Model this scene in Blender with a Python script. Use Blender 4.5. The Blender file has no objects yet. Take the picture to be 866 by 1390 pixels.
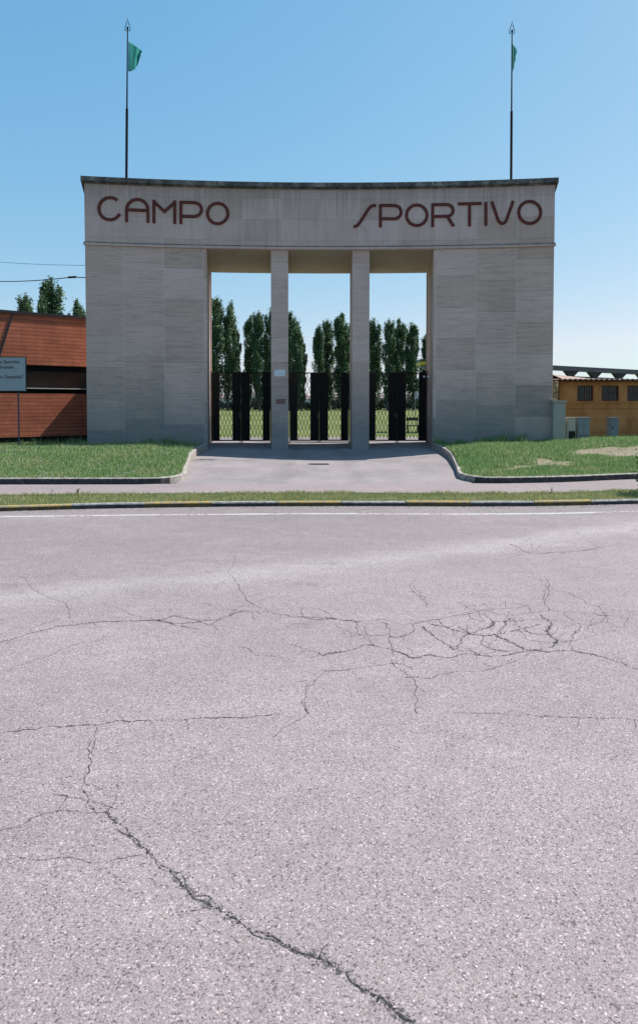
import bpy, math, random
import numpy as np
from mathutils import Vector, Matrix
R = math.radians
rnd = random.Random(7)
rng = np.random.default_rng(11)
S = bpy.context.scene
COL = S.collection
# ------------------------------------------------------------------ camera
F = 866.0; CX = -0.2778; CZ = 1.6; YAW = 0.01; PITCH = 0.0315; PY = 576.1
cy_, sy_ = math.cos(YAW), math.sin(YAW); cp, sp = math.cos(PITCH), math.sin(PITCH)
right = Vector((cy_, -sy_, 0))
fwd = Vector((cp * sy_, cp * cy_, -sp))
up = Vector((sp * sy_, sp * cy_, cp))
cd = bpy.data.cameras.new('camera'); cam = bpy.data.objects.new('camera', cd); COL.objects.link(cam)
cam.matrix_world = Matrix(((right.x, up.x, -fwd.x, CX), (right.y, up.y, -fwd.y, 0), (right.z, up.z, -fwd.z, CZ), (0, 0, 0, 1)))
cd.sensor_fit = 'HORIZONTAL'; cd.sensor_width = 24; cd.lens = 24
cd.shift_y = -(695 - PY) / 866; cd.clip_start = 0.05; cd.clip_end = 6000
S.camera = cam
def ray(u, v):
    return right * ((u - 433) / F) + fwd + up * (-(v - PY) / F)
def gz(u, v, z=0.0):            # photo measurement -> point on the level z
    d = ray(u, v); t = (z - CZ) / d.z
    return Vector((CX + d.x * t, d.y * t, z))
def gy(u, v, y):                # photo measurement -> point at depth y
    d = ray(u, v); t = y / d.y
    return Vector((CX + d.x * t, y, CZ + d.z * t))
def sm(a, b, x):
    t = min(1, max(0, (x - a) / (b - a))); return t * t * (3 - 2 * t)
# ------------------------------------------------------------------ materials
class Mt:
    def __init__(s, name, rough=.8, spec=.3):
        s.m = bpy.data.materials.new(name); s.m.use_nodes = True
        s.t = s.m.node_tree; s.b = s.t.nodes['Principled BSDF']
        s.b.inputs['Roughness'].default_value = rough
        s.b.inputs['Specular IOR Level'].default_value = spec
    def put(s, sock, v):
        if isinstance(v, bpy.types.NodeSocket): s.t.links.new(v, sock)
        elif v is not None:
            if isinstance(v, (tuple, list)) and len(v) == 3 and sock.type == 'RGBA': v = tuple(v) + (1,)
            sock.default_value = v
    def n(s, typ, ins=None, out=0, **kw):
        nd = s.t.nodes.new(typ)
        for k, v in kw.items(): setattr(nd, k, v)
        for k, v in (ins or {}).items(): s.put(nd.inputs[k], v)
        return nd.outputs[out]
    def obj(s): return s.n('ShaderNodeTexCoord', out=3)
    def uv(s): return s.n('ShaderNodeTexCoord', out=2)
    def pos(s): return s.n('ShaderNodeNewGeometry', out=0)
    def map(s, vec, scale=(1, 1, 1), loc=(0, 0, 0), rot=(0, 0, 0)):
        return s.n('ShaderNodeMapping', {'Vector': vec, 'Scale': scale, 'Location': loc, 'Rotation': rot})
    def noise(s, vec, scale, det=4, rough=.55, out=0, dist=0):
        return s.n('ShaderNodeTexNoise', {'Vector': vec, 'Scale': scale, 'Detail': det, 'Roughness': rough, 'Distortion': dist}, out=out)
    def vor(s, vec, scale, out=0, feature='F1', rand=1):
        return s.n('ShaderNodeTexVoronoi', {'Vector': vec, 'Scale': scale, 'Randomness': rand}, out=out, feature=feature)
    def ma(s, op, a, b=0.0, c=0.0):
        return s.n('ShaderNodeMath', {0: a, 1: b, 2: c}, operation=op)
    def ramp(s, f, stops):
        nd = s.t.nodes.new('ShaderNodeValToRGB'); cr = nd.color_ramp
        while len(cr.elements) < len(stops): cr.elements.new(.5)
        for e, (p, c) in zip(cr.elements, stops):
            e.position = p; e.color = (tuple(c) + (1,)) if isinstance(c, (tuple, list)) else (c, c, c, 1)
        s.t.links.new(f, nd.inputs[0]); return nd.outputs[0]
    def mr(s, f, a, b, c, d):
        return s.n('ShaderNodeMapRange', {0: f, 1: a, 2: b, 3: c, 4: d})
    def mix(s, f, a, b, mode='MIX'):
        nd = s.t.nodes.new('ShaderNodeMix'); nd.data_type = 'RGBA'; nd.blend_type = mode
        s.put(nd.inputs[0], f); s.put(nd.inputs[6], a); s.put(nd.inputs[7], b); return nd.outputs[2]
    def color(s, c): s.put(s.b.inputs['Base Color'], c); return s
    def bump(s, h, st=.3, d=.01):
        s.put(s.b.inputs['Normal'], s.n('ShaderNodeBump', {'Height': h, 'Strength': st, 'Distance': d})); return s
    def sep(s, v, i): return s.n('ShaderNodeSeparateXYZ', {0: v}, out=i)

def plain(name, c, rough=.7, spec=.3, metal=0, var=.15, scale=3, bump=.1):
    m = Mt(name, rough, spec); o = m.obj()
    n = m.noise(o, scale, 6, .65); n2 = m.noise(o, scale * 9, 4, .6)
    k = m.ma('ADD', m.mr(n, .3, .7, 1 - var, 1 + var), m.mr(n2, .3, .7, -var * .5, var * .5))
    m.color(m.mix(1.0, c, m.n('ShaderNodeCombineXYZ', {0: k, 1: k, 2: k}), 'MULTIPLY'))
    m.b.inputs['Metallic'].default_value = metal
    if bump: m.bump(n2, bump, .01)
    return m.m

def travertine(name, vein=1.0, base=(.50, .365, .305), W=1.393, H=1.12, off=.0, tone=.16, stagger=1.0, dark_foot=False):
    m = Mt(name, .75, .25); uv = m.uv(); u = m.sep(uv, 0); v = m.sep(uv, 1)
    uu = m.ma('DIVIDE', m.ma('ADD', u, off), W); ci = m.ma('FLOOR', uu); cf = m.ma('FRACT', uu)
    hc = m.n('ShaderNodeTexWhiteNoise', {'Vector': m.n('ShaderNodeCombineXYZ', {0: ci, 1: 3.3})})
    vv = m.ma('ADD', m.ma('DIVIDE', v, H), m.ma('MULTIPLY', hc, stagger)); ri = m.ma('FLOOR', vv); rf = m.ma('FRACT', vv)
    cell = m.n('ShaderNodeCombineXYZ', {0: ci, 1: ri, 2: 0.0})
    h = m.n('ShaderNodeTexWhiteNoise', {'Vector': cell}); hcol = m.n('ShaderNodeTexWhiteNoise', {'Vector': cell}, out=1)
    # position inside the stone, shifted for each slab so veins never run on
    sh = m.n('ShaderNodeVectorMath', {0: uv, 1: m.n('ShaderNodeVectorMath', {0: hcol, 1: (7., 7., 7.)}, operation='MULTIPLY')}, operation='ADD')
    v1 = m.noise(m.map(sh, (.55, 7, 1)), 2.2, 8, .68, dist=.35)
    v2 = m.noise(m.map(sh, (1.6, 40, 1)), 2.2, 5, .7)
    v3 = m.noise(m.map(sh, (3, 14, 1)), 5.0, 3, .6)
    big = m.noise(m.obj(), .55, 5, .6)
    k = m.ma('ADD', m.mr(v1, .3, .7, 1 - .12 * vein, 1 + .10 * vein), m.mr(v2, .3, .7, -.07 * vein, .07 * vein))
    k = m.ma('ADD', k, m.mr(h, 0, 1, -tone, tone)); k = m.ma('ADD', k, m.mr(big, .3, .7, -.09, .09))
    pit = m.mr(m.ma('MULTIPLY', v3, m.mr(v1, .35, .6, 1.15, .85)), .60, .68, 0, .24 * vein + .05)
    k = m.ma('SUBTRACT', k, pit)
    jv = m.ma('LESS_THAN', m.ma('MINIMUM', cf, m.ma('SUBTRACT', 1.0, cf)), .0065)
    jh = m.ma('LESS_THAN', m.ma('MINIMUM', rf, m.ma('SUBTRACT', 1.0, rf)), .0045)
    c = m.mix(h, base, (base[0] * .95, base[1] * .98, base[2] * 1.05))
    c = m.mix(1.0, c, m.n('ShaderNodeCombineXYZ', {0: k, 1: k, 2: k}), 'MULTIPLY')
    c = m.mix(m.ma('MULTIPLY', jv, .6), c, (.60, .52, .46)); c = m.mix(m.ma('MULTIPLY', jh, .6), c, (.12, .11, .105))
    # lowest courses tinted darker and bluer, slab by slab, and rain streaks below the ledge
    st = m.noise(m.map(m.obj(), (3.5, 3.5, .22)), 2.4, 5, .65)
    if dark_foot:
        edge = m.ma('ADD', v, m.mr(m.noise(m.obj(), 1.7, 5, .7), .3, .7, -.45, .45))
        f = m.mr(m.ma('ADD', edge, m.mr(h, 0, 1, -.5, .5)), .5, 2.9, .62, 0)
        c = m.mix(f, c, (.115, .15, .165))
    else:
        c = m.mix(m.mr(st, .52, .75, 0, .35), c, (.17, .165, .16))
        run = m.noise(m.map(m.obj(), (7, 7, .12)), 2.0, 5, .7); top = m.mr(m.ma('ADD', v, m.mr(run, .3, .7, -.7, .7)), 8.5, 9.6, 0, .5)
        c = m.mix(top, c, (.15, .145, .14))
    m.color(c)
    hh = m.ma('SUBTRACT', m.ma('ADD', v1, m.ma('MULTIPLY', v2, .6)), m.ma('MULTIPLY', m.ma('MAXIMUM', jv, jh), 1.5))
    m.bump(m.ma('SUBTRACT', hh, m.ma('MULTIPLY', pit, 3.0)), .35, .012)
    return m.m

M = {}
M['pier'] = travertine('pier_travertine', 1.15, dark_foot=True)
M['frieze'] = travertine('frieze_travertine', .35, (.49, .365, .315), 1.393, .75, 0, .12, 0.0)
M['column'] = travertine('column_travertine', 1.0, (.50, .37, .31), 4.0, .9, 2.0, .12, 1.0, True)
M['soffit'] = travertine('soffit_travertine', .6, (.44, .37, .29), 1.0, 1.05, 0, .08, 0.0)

def m_cornice():
    m = Mt('weathered_cornice_stone', .9, .2); o = m.obj()
    n = m.noise(m.map(o, (1, 1, .5)), 2.5, 8, .7); n2 = m.noise(o, 14, 5, .7)
    c = m.ramp(m.ma('ADD', m.ma('MULTIPLY', n, .6), m.ma('MULTIPLY', n2, .4)), [(.36, (.035, .035, .034)), (.5, (.10, .098, .092)), (.62, (.26, .25, .23))])
    m.color(c); m.bump(n2, .5, .02); return m.m
M['cornice'] = m_cornice()
M['letter'] = plain('dark_red_painted_letter', (.11, .034, .029), .75, .12, 0, .2, 6)
M['black_iron'] = plain('black_painted_iron', (.008, .009, .010), .6, .25, 0, .3, 5)
M['pole_iron'] = plain('dark_flagpole_iron', (.005, .005, .007), .9, .03, 0, .3, 5)
M['steel'] = plain('dull_steel', (.35, .36, .37), .45, .5, .6, .1)
M['steel_dark'] = plain('worn_lock_metal', (.07, .068, .065), .5, .4, .4, .2)
M['plate'] = plain('pale_enamel_plate', (.55, .6, .62), .4, .5, 0, .06)
M['brownbox'] = plain('brown_metal_letter_slot', (.16, .09, .08), .5, .4)
M['post_conc'] = plain('painted_concrete_post', (.32, .305, .275), .85, .2, 0, .12, 2)
M['cab_beige'] = plain('beige_cabinet_paint', (.40, .36, .28), .5, .35, 0, .08, 2)
M['cab_grey'] = plain('grey_cabinet_paint', (.20, .215, .22), .5, .35, 0, .1, 2)
M['cab_blue'] = plain('blue_grey_cabinet_paint', (.15, .175, .19), .5, .35, 0, .1, 2)
M['dark_gap'] = plain('dark_recess', (.03, .025, .022), .9, .1)
M['canopy_steel'] = plain('grey_canopy_steel', (.075, .075, .09), .4, .5, .2, .12, 1)
M['canopy_dark'] = plain('dark_canopy_bracket', (.015, .017, .02), .5, .4)
M['hedge_wood'] = plain('twig_bark', (.07, .055, .04), .9, .1)
M['bark'] = plain('poplar_bark', (.13, .12, .10), .9, .1, 0, .3, 4)
M['coping'] = plain('dark_coping_metal', (.018, .02, .025), .5, .4)
M['sill'] = plain('pale_concrete_sill_lit_edge', (.5, .46, .42), .8, .2)
M['dark_strip'] = plain('near_black_strip', (.010, .012, .014), .9, .1, 0, .3)  # near-black colour of the wall base and the painted shade strips
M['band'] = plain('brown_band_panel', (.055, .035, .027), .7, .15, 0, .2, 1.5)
M['sign_face'] = plain('white_sign_face', (.28, .325, .345), .35, .5, 0, .05)
M['sign_edge'] = plain('dark_sign_edge', (.02, .025, .03), .5, .4)
M['sign_text'] = plain('black_sign_text', (.015, .016, .02), .5, .3)
M['cable'] = plain('black_cable', (.02, .02, .022), .6, .3)
M['wood'] = plain('weathered_pole_wood', (.16, .13, .10), .9, .1)
M['green_beam'] = plain('dark_green_beam', (.02, .07, .055), .5, .4)
M['yellow_paint'] = plain('yellow_beam_paint', (.55, .45, .03), .5, .4)
M['white_paint'] = plain('white_house_render', (.5, .49, .52), .85, .2, 0, .06)
M['pink_render'] = plain('pale_house_render', (.42, .40, .42), .85, .2, 0, .06)
M['roof_tile'] = plain('far_roof_tile', (.22, .17, .16), .85, .2, 0, .2)
M['dark_glass'] = plain('dark_window_glass', (.02, .022, .026), .15, .6)
M['window_red'] = plain('red_brown_window_frame', (.13, .035, .022), .6, .3)
M['bars'] = plain('window_bar_iron', (.025, .024, .024), .7, .2)

def m_flag():
    m = Mt('teal_flag_cloth', .8, .1); o = m.obj()
    m.color(m.mix(m.noise(m.map(o, (6, 6, 1.5)), 2, 3), (.025, .26, .25), (.06, .36, .33)))
    m.put(m.b.inputs['Transmission Weight'], 0.0)
    tr = m.n('ShaderNodeBsdfTranslucent', {'Color': (.03, .30, .27, 1)})
    mx = m.n('ShaderNodeMixShader', {0: .45, 1: m.b.outputs[0], 2: tr})
    m.t.links.new(mx, m.t.nodes['Material Output'].inputs[0]); return m.m
M['flag'] = m_flag()

def m_brick():
    m = Mt('red_block_masonry', .9, .15); uv = m.uv()
    nd = m.t.nodes.new('ShaderNodeTexBrick'); m.put(nd.inputs['Vector'], uv)
    nd.inputs['Color1'].default_value = (.46, .15, .085, 1); nd.inputs['Color2'].default_value = (.38, .12, .07, 1)
    nd.inputs['Mortar'].default_value = (.30, .10, .06, 1); nd.inputs['Scale'].default_value = 1
    nd.inputs['Mortar Size'].default_value = .007; nd.inputs['Mortar Smooth'].default_value = .3
    nd.inputs['Brick Width'].default_value = .62; nd.inputs['Row Height'].default_value = .155
    n = m.noise(uv, 1.1, 6, .65); n2 = m.noise(m.map(uv, (2, 9, 1)), 4, 4, .7)
    k = m.ma('ADD', m.mr(n, .3, .7, .78, 1.15), m.mr(n2, .3, .7, -.14, .14))
    c = m.mix(1.0, nd.outputs[0], m.n('ShaderNodeCombineXYZ', {0: k, 1: k, 2: k}), 'MULTIPLY')
    st = m.noise(m.map(uv, (2.2, .35, 1)), 1.5, 5, .7)
    c = m.mix(m.mr(st, .56, .72, 0, .45), c, (.13, .05, .035))
    rw = m.ma('FRACT', m.ma('DIVIDE', m.sep(uv, 1), .155)); rl = m.mr(m.ma('MINIMUM', rw, m.ma('SUBTRACT', 1.0, rw)), .05, .15, .55, 0)
    c = m.mix(rl, c, (.10, .045, .035))
    m.color(c); m.bump(m.ma('SUBTRACT', m.ma('MULTIPLY', n2, .5), nd.outputs[1]), .35, .01); return m.m
M['brick'] = m_brick()

def m_orange():
    m = Mt('ochre_render', .9, .15); o = m.obj()
    n = m.noise(m.map(o, (1, 1, .45)), 1.4, 7, .68); n2 = m.noise(o, 20, 4, .6)
    c = m.ramp(n, [(.3, (.27, .105, .038)), (.5, (.43, .185, .066)), (.68, (.52, .25, .10))])
    m.color(c); m.bump(n2, .2, .01); return m.m
M['orange'] = m_orange()

def m_tile():
    m = Mt('pink_clay_roof_tile', .85, .2); o = m.obj()
    n = m.noise(o, 3, 6, .7)
    m.color(m.ramp(n, [(.3, (.17, .12, .10)), (.6, (.34, .26, .22))])); m.bump(n, .4, .02); return m.m
M['tile'] = m_tile()
def m_rubble():
    m = Mt('yellow_rubble_stone', .9, .15); o = m.obj()
    d = m.vor(o, 5, 1); e = m.vor(o, 5, 0, 'DISTANCE_TO_EDGE')
    c = m.mix(m.sep(d, 0), (.24, .17, .09), (.52, .42, .26)); c = m.mix(m.mr(e, .02, .07, 1, 0), c, (.09, .07, .05))
    m.color(c); m.bump(m.mr(e, 0, .12, 0, 1), .6, .03); return m.m
M['rubble'] = m_rubble()

def asphalt(name, base=(.262, .222, .218), speck=1.0, band=None, scale=1.0, joints=False):
    m = Mt(name, .88, .25); p = m.pos()
    v = m.vor(p, 150 * scale, 1); vd = m.vor(p, 150 * scale, 0); g = m.sep(v, 0); g2 = m.sep(v, 1)
    v2 = m.sep(m.vor(p, 260 * scale, 1), 0)
    fine = m.noise(p, 60, 4, .7); mid = m.noise(p, 5.5, 6, .66); big = m.noise(m.map(p, (.5, 1, 1)), .55, 5, .6)
    k = m.ramp(g, [(0, 1 - .62 * speck), (.08, 1 - .42 * speck), (.12, .95), (.55, 1.0), (.88, 1.03), (.93, 1 + .25 * speck), (1, 1 + .8 * speck)])
    k = m.ma('MULTIPLY', k, m.mr(v2, 0, 1, 1 - .3 * speck, 1 + .3 * speck))
    # mastic gaps between the stones
    k = m.ma('MULTIPLY', k, m.mr(vd, .3, .95, 1.04, 1 - .24 * speck))
    k = m.ma('MULTIPLY', k, m.mr(fine, .3, .7, .88, 1.1)); k = m.ma('MULTIPLY', k, m.mr(mid, .3, .7, .93, 1.07))
    k = m.ma('MULTIPLY', k, m.mr(big, .3, .7, .90, 1.09))
    c = m.mix(g2, (base[0] * 1.03, base[1] * .99, base[2] * 1.0), (base[0] * .98, base[1] * 1.0, base[2] * 1.04))
    if band:
        (ax, ay, bx_, by_, cx_, cy2) = band   # polished wheel track: parabola y = a + b x + c x^2
        A = np.linalg.solve(np.array([[1, ax, ax * ax], [1, bx_, bx_ * bx_], [1, cx_, cx_ * cx_]]), np.array([ay, by_, cy2]))
        x = m.sep(p, 0); y = m.sep(p, 1)
        yc = m.ma('ADD', m.ma('ADD', float(A[0]), m.ma('MULTIPLY', x, float(A[1]))), m.ma('MULTIPLY', m.ma('MULTIPLY', x, x), float(A[2])))
        d = m.ma('ADD', m.ma('SUBTRACT', y, yc), m.mr(m.noise(p, 1.3, 4), .3, .7, -.15, .15))
        g1 = m.mr(m.ma('ABSOLUTE', d), .0, .55, 1, 0)
        c = m.mix(m.ma('MULTIPLY', g1, .36), c, (.40, .375, .365))
        far = m.mr(d, .2, .8, 0, 1)
        c = m.mix(m.ma('MULTIPLY', far, .5), c, (base[0] * .74, base[1] * .74, base[2] * .77))
        # a few faint drips and scuffs that stay where they fell
        oil = m.noise(p, 2.6, 2, .4); c = m.mix(m.mr(oil, .70, .76, 0, .3), c, (.13, .12, .118))
        dust = m.noise(m.map(p, (.8, 1.6, 1)), 1.1, 6, .7); c = m.mix(m.mr(dust, .52, .72, 0, .30), c, (.36, .33, .315))
        # darker old patches with their own outline
        pt = m.noise(m.map(p, (.35, 1.2, 1)), .9, 3, .5)
        c = m.mix(m.mr(pt, .56, .62, 0, .10), c, (.12, .115, .118))
    if joints:
        st = m.noise(m.map(p, (.25, 5, 1)), 2.0, 4, .6)
        k = m.ma('MULTIPLY', k, m.mr(st, .3, .7, .90, 1.08))
        pt = m.noise(m.map(p, (1, .5, 1)), 1.0, 6, .7); k = m.ma('MULTIPLY', k, m.mr(pt, .35, .65, .84, 1.1))
        for xt in (-.95, .75): k = m.ma('MULTIPLY', k, m.mr(m.ma('ABSOLUTE', m.ma('SUBTRACT', m.ma('ADD', m.sep(p, 0), m.mr(pt, .3, .7, -.15, .15)), xt)), .05, .35, .90, 1.0))
    c = m.mix(1.0, c, m.n('ShaderNodeCombineXYZ', {0: k, 1: k, 2: k}), 'MULTIPLY')
    m.color(c)
    m.bump(m.ma('ADD', m.ma('MULTIPLY', m.ma('SUBTRACT', 1.0, vd), .8), fine), .4, .003)
    return m.m
def bp(u, v): q = gz(u, v, -.2); return (q.x, q.y)
M['road'] = asphalt('worn_road_asphalt', band=bp(0, 815) + bp(433, 768) + bp(866, 716), joints=False)
M['path'] = asphalt('footpath_asphalt', (.25, .21, .205), .7)
M['forecourt'] = asphalt('forecourt_asphalt', (.25, .222, .218), .5, joints=True)
def m_crack(name, lo, hi, c0, c1):
    m = Mt(name, .95, .1); p = m.pos(); a = m.ma('ABSOLUTE', m.ma('SUBTRACT', m.sep(m.uv(), 0), .5))
    v = m.sep(m.vor(p, 165, 1), 0); n = m.noise(p, 26, 4, .7); n3 = m.noise(p, 5, 3, .6)
    thr = m.ma('ADD', m.mr(a, 0, .5, lo, hi), m.ma('ADD', m.mr(n, .3, .7, -.3, .3), m.mr(n3, .35, .65, -.14, .14)))
    m.color(m.mix(m.sep(m.vor(p, 165, 1), 1), c0, c1))
    m.put(m.b.inputs['Alpha'], m.ma('LESS_THAN', v, thr)); return m.m
M['crack'] = m_crack('road_crack', .88, .45, (.022, .021, .022), (.09, .083, .082))
M['crumble'] = m_crack('crumbled_crack_edge', .42, -.15, (.05, .047, .047), (.16, .147, .142))
def m_line():
    m = Mt('worn_white_road_paint', .8, .2); p = m.pos()
    n = m.noise(p, 22, 6, .75); n2 = m.noise(p, 1.2, 3, .6)
    f = m.ma('ADD', n, m.mr(n2, .3, .7, -.12, .1))
    xx = m.mr(m.sep(p, 0), 3.6, 6.4, 0, .09)
    m.color(m.mix(n, (.42, .40, .39), (.56, .54, .52)))
    m.put(m.b.inputs['Alpha'], m.mr(m.ma('SUBTRACT', f, xx), .40, .47, 0, .85)); return m.m
M['line'] = m_line()
def m_kerb(name, c, c2, thr=.5, riser_dark=1.0, gcol=(.025, .028, .032)):
    m = Mt(name, .85, .2); p = m.pos()
    n = m.noise(p, 9, 7, .75)
    c0 = m.ramp(n, [(.34, tuple(x * .6 for x in c2)), (thr, c2), (thr + .04, c), (.8, tuple(x * 1.1 for x in c))])
    if riser_dark:      # vertical faces towards the road are mixed to near black
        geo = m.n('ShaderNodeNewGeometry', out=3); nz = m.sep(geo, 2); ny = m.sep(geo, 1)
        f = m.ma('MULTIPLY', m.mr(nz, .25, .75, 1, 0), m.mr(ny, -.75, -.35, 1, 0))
        c0 = m.mix(m.ma('MULTIPLY', f, m.mr(n, .35, .65, riser_dark, riser_dark * .88)), c0, gcol)
    m.color(c0); m.bump(n, .4, .01); return m.m
M['kerb_grey'] = m_kerb('bare_kerb_stone', (.34, .33, .32), (.24, .235, .23))
M['kerb_yellow'] = m_kerb('yellow_painted_kerb', (.40, .27, .085), (.30, .26, .19), .49, .95, (.05, .038, .018))
M['lawn_kerb'] = m_kerb('concrete_lawn_kerb', (.37, .335, .305), (.26, .235, .215))

def bare(x, y):   # bare earth on the right-hand lawn, 0..1
    a = gz(835, 604, .42); b = gz(690, 634, .1)
    x2 = x + .25 * math.sin(y * 5) + .2 * math.sin(y * 11 + x); y2 = y + .16 * math.sin(x * 3.1) + .1 * math.sin(x * 7.3 + 1)
    d1 = ((x2 - 8.6) / 2.1) ** 2 + ((y2 - 17.6) / .8) ** 2
    d2 = ((x2 - 5.4) / 1.3) ** 2 + ((y2 - 15.9 - (x2 - 5.4) * .65) / .3) ** 2
    return max(0, 1 - d1), max(0, 1 - d2)
def m_soil(name, green=(.06, .10, .032), dry=.35):
    m = Mt(name, .95, .1); p = m.pos()
    at = m.n('ShaderNodeAttribute', out=2, attribute_name='bare')
    n = m.noise(p, 1.5, 6, .7); n2 = m.noise(p, 25, 5, .7)
    g = m.mix(m.mr(n, .3, .7, 0, dry), green, (.16, .15, .06))
    g = m.mix(n2, tuple(.6 * x for x in green), g)
    e = m.mix(m.noise(p, 7, 7, .75), (.13, .10, .07), (.36, .29, .22)); e = m.mix(m.ma('MULTIPLY', n2, .4), e, (.38, .32, .27))
    f = m.mr(m.ma('ADD', at, m.mr(m.noise(p, 3.5, 6, .75), .3, .7, -.45, .3)), .05, .5, 0, .9)
    m.color(m.mix(f, g, e)); m.bump(n2, .6, .02); return m.m
M['soil'] = m_soil('lawn_soil')
def m_blade(name, a, b, dryc, dp):
    m = Mt(name, .6, .25)
    at = m.n('ShaderNodeAttribute', out=2, attribute_name='rnd')
    p = m.noise(m.pos(), .9, 4, .6)
    c = m.mix(at, a, b); c = m.mix(m.mr(m.ma('ADD', m.ma('MULTIPLY', at, .5), m.ma('MULTIPLY', p, .7)), dp, dp + .15, 0, .8), c, dryc)
    m.color(c)
    tr = m.n('ShaderNodeBsdfTranslucent', {'Color': c})
    mx = m.n('ShaderNodeMixShader', {0: .35, 1: m.b.outputs[0], 2: tr})
    m.t.links.new(mx, m.t.nodes['Material Output'].inputs[0]); return m.m
M['blade'] = m_blade('lawn_grass_blade', (.06, .15, .04), (.31, .46, .18), (.60, .54, .30), .68)
M['blade_verge'] = m_blade('verge_grass_blade', (.18, .22, .07), (.38, .40, .17), (.58, .50, .28), .58)
M['petal'] = plain('white_clover_flower', (.5, .46, .42), .8, .1)
def m_field():
    m = Mt('sports_field_turf', .95, .1); p = m.pos()
    n = m.noise(m.map(p, (1, .4, 1)), .12, 6, .6); n2 = m.noise(p, 2.5, 5, .7)
    c = m.mix(m.mr(n, .3, .7, 0, 1), (.09, .125, .035), (.22, .22, .09)); c = m.mix(m.mr(n2, .38, .68, 0, .65), c, (.055, .085, .025))
    m.color(c); return m.m
M['field'] = m_field()
def m_ground():
    m = Mt('rough_ground', .95, .1); p = m.pos(); n = m.noise(p, .3, 6, .6)
    m.color(m.mix(n, (.07, .10, .035), (.16, .14, .08))); return m.m
M['ground'] = m_ground()
def m_leaf(name, a, b):
    m = Mt(name, .55, .3)
    at = m.n('ShaderNodeAttribute', out=2, attribute_name='rnd')
    c = m.mix(at, a, b); m.color(c)
    tr = m.n('ShaderNodeBsdfTranslucent', {'Color': c})
    mx = m.n('ShaderNodeMixShader', {0: .3, 1: m.b.outputs[0], 2: tr})
    m.t.links.new(mx, m.t.nodes['Material Output'].inputs[0]); return m.m
M['leaf'] = m_leaf('poplar_leaf', (.036, .078, .045), (.15, .225, .11))
M['hedge_leaf'] = m_leaf('hedge_leaf', (.018, .04, .03), (.04, .07, .05))
M['shrub_leaf'] = m_leaf('shrub_leaf', (.03, .06, .02), (.07, .12, .03))

# ------------------------------------------------------------------ mesh helpers
class MB:
    def __init__(s): s.v = []; s.f = []; s.uv = []; s.mi = []; s.hasuv = False
    def quad(s, pts, uv=None, mi=0):
        k = len(s.v); s.v += [tuple(p) for p in pts]; s.f.append(tuple(range(k, k + len(pts))))
        s.uv.append(uv or [(p[0], p[2]) for p in pts]); s.mi.append(mi)
    def box(s, a, b, mi=0, M4=None, uvs=True):
        x0, y0, z0 = a; x1, y1, z1 = b
        P = [Vector(p) for p in ((x0, y0, z0), (x1, y0, z0), (x1, y1, z0), (x0, y1, z0), (x0, y0, z1), (x1, y0, z1), (x1, y1, z1), (x0, y1, z1))]
        U = {(0, 1, 5, 4): (0, 2), (1, 2, 6, 5): (1, 2), (2, 3, 7, 6): (0, 2), (3, 0, 4, 7): (1, 2), (4, 5, 6, 7): (0, 1), (3, 2, 1, 0): (0, 1)}
        for fc, (i, j) in U.items():
            pts = [P[q] for q in fc]; uv = [(p[i], p[j]) for p in pts]
            if M4 is not None: pts = [M4 @ p for p in pts]
            s.quad(pts, uv, mi)
        return s
    def tube(s, pts, r, n=8, mi=0, cap=True):
        pts = [Vector(p) for p in pts]; rs = r if isinstance(r, (list, tuple)) else [r] * len(pts)
        rings = []
        for i, p in enumerate(pts):
            d = (pts[min(i + 1, len(pts) - 1)] - pts[max(i - 1, 0)]).normalized()
            a = d.orthogonal().normalized() if abs(d.z) > .95 else d.cross(Vector((0, 0, 1))).normalized(); b = d.cross(a)
            k = len(s.v); rings.append(k)
            for j in range(n):
                t = 2 * math.pi * j / n; s.v.append(tuple(p + (a * math.cos(t) + b * math.sin(t)) * rs[i]))
        for k0, k1 in zip(rings, rings[1:]):
            for j in range(n):
                j2 = (j + 1) % n; s.f.append((k0 + j, k0 + j2, k1 + j2, k1 + j)); s.uv.append([(0, 0)] * 4); s.mi.append(mi)
        if cap:
            for k in (rings[0], rings[-1]):
                s.f.append(tuple(range(k, k + n))); s.uv.append([(0, 0)] * n); s.mi.append(mi)
        return s
    def bar(s, a, b, w, d, mi=0, nrm=Vector((0, 1, 0))):      # flat rectangular bar
        a = Vector(a); b = Vector(b); t = (b - a).normalized(); e = t.cross(nrm).normalized() * w / 2; g = nrm.normalized() * d / 2
        c = [a - e - g, a + e - g, a + e + g, a - e + g, b - e - g, b + e - g, b + e + g, b - e + g]
        for fc in ((0, 1, 2, 3), (4, 7, 6, 5), (0, 4, 5, 1), (1, 5, 6, 2), (2, 6, 7, 3), (3, 7, 4, 0)): s.quad([c[q] for q in fc], None, mi)
        return s
    def build(s, name, mats, parent=None, smooth=False):
        me = bpy.data.meshes.new(name); me.from_pydata(s.v, [], s.f)
        ul = me.uv_layers.new(name='UVMap'); flat = [c for f in s.uv for q in f for c in q]
        ul.data.foreach_set('uv', flat)
        if not isinstance(mats, (list, tuple)): mats = [mats]
        for m in mats: me.materials.append(m)
        me.polygons.foreach_set('material_index', s.mi)
        if smooth: me.polygons.foreach_set('use_smooth', [True] * len(me.polygons))
        me.update(); o = bpy.data.objects.new(name, me); COL.objects.link(o)
        if parent: o.parent = parent
        return o
def tag(o, label, cat, group=None):
    o['label'] = label; o['category'] = cat
    if group: o['group'] = group
    return o
def struct(o, kind='structure', label=None):
    o['kind'] = kind
    if label: o['label'] = label
    return o
def thing(name, label, cat, loc=(0, 0, 0), group=None, rz=0):
    o = bpy.data.objects.new(name, None); COL.objects.link(o); o.location = loc; o.rotation_euler = (0, 0, rz)
    o.empty_display_size = .3
    return tag(o, label, cat, group)
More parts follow.
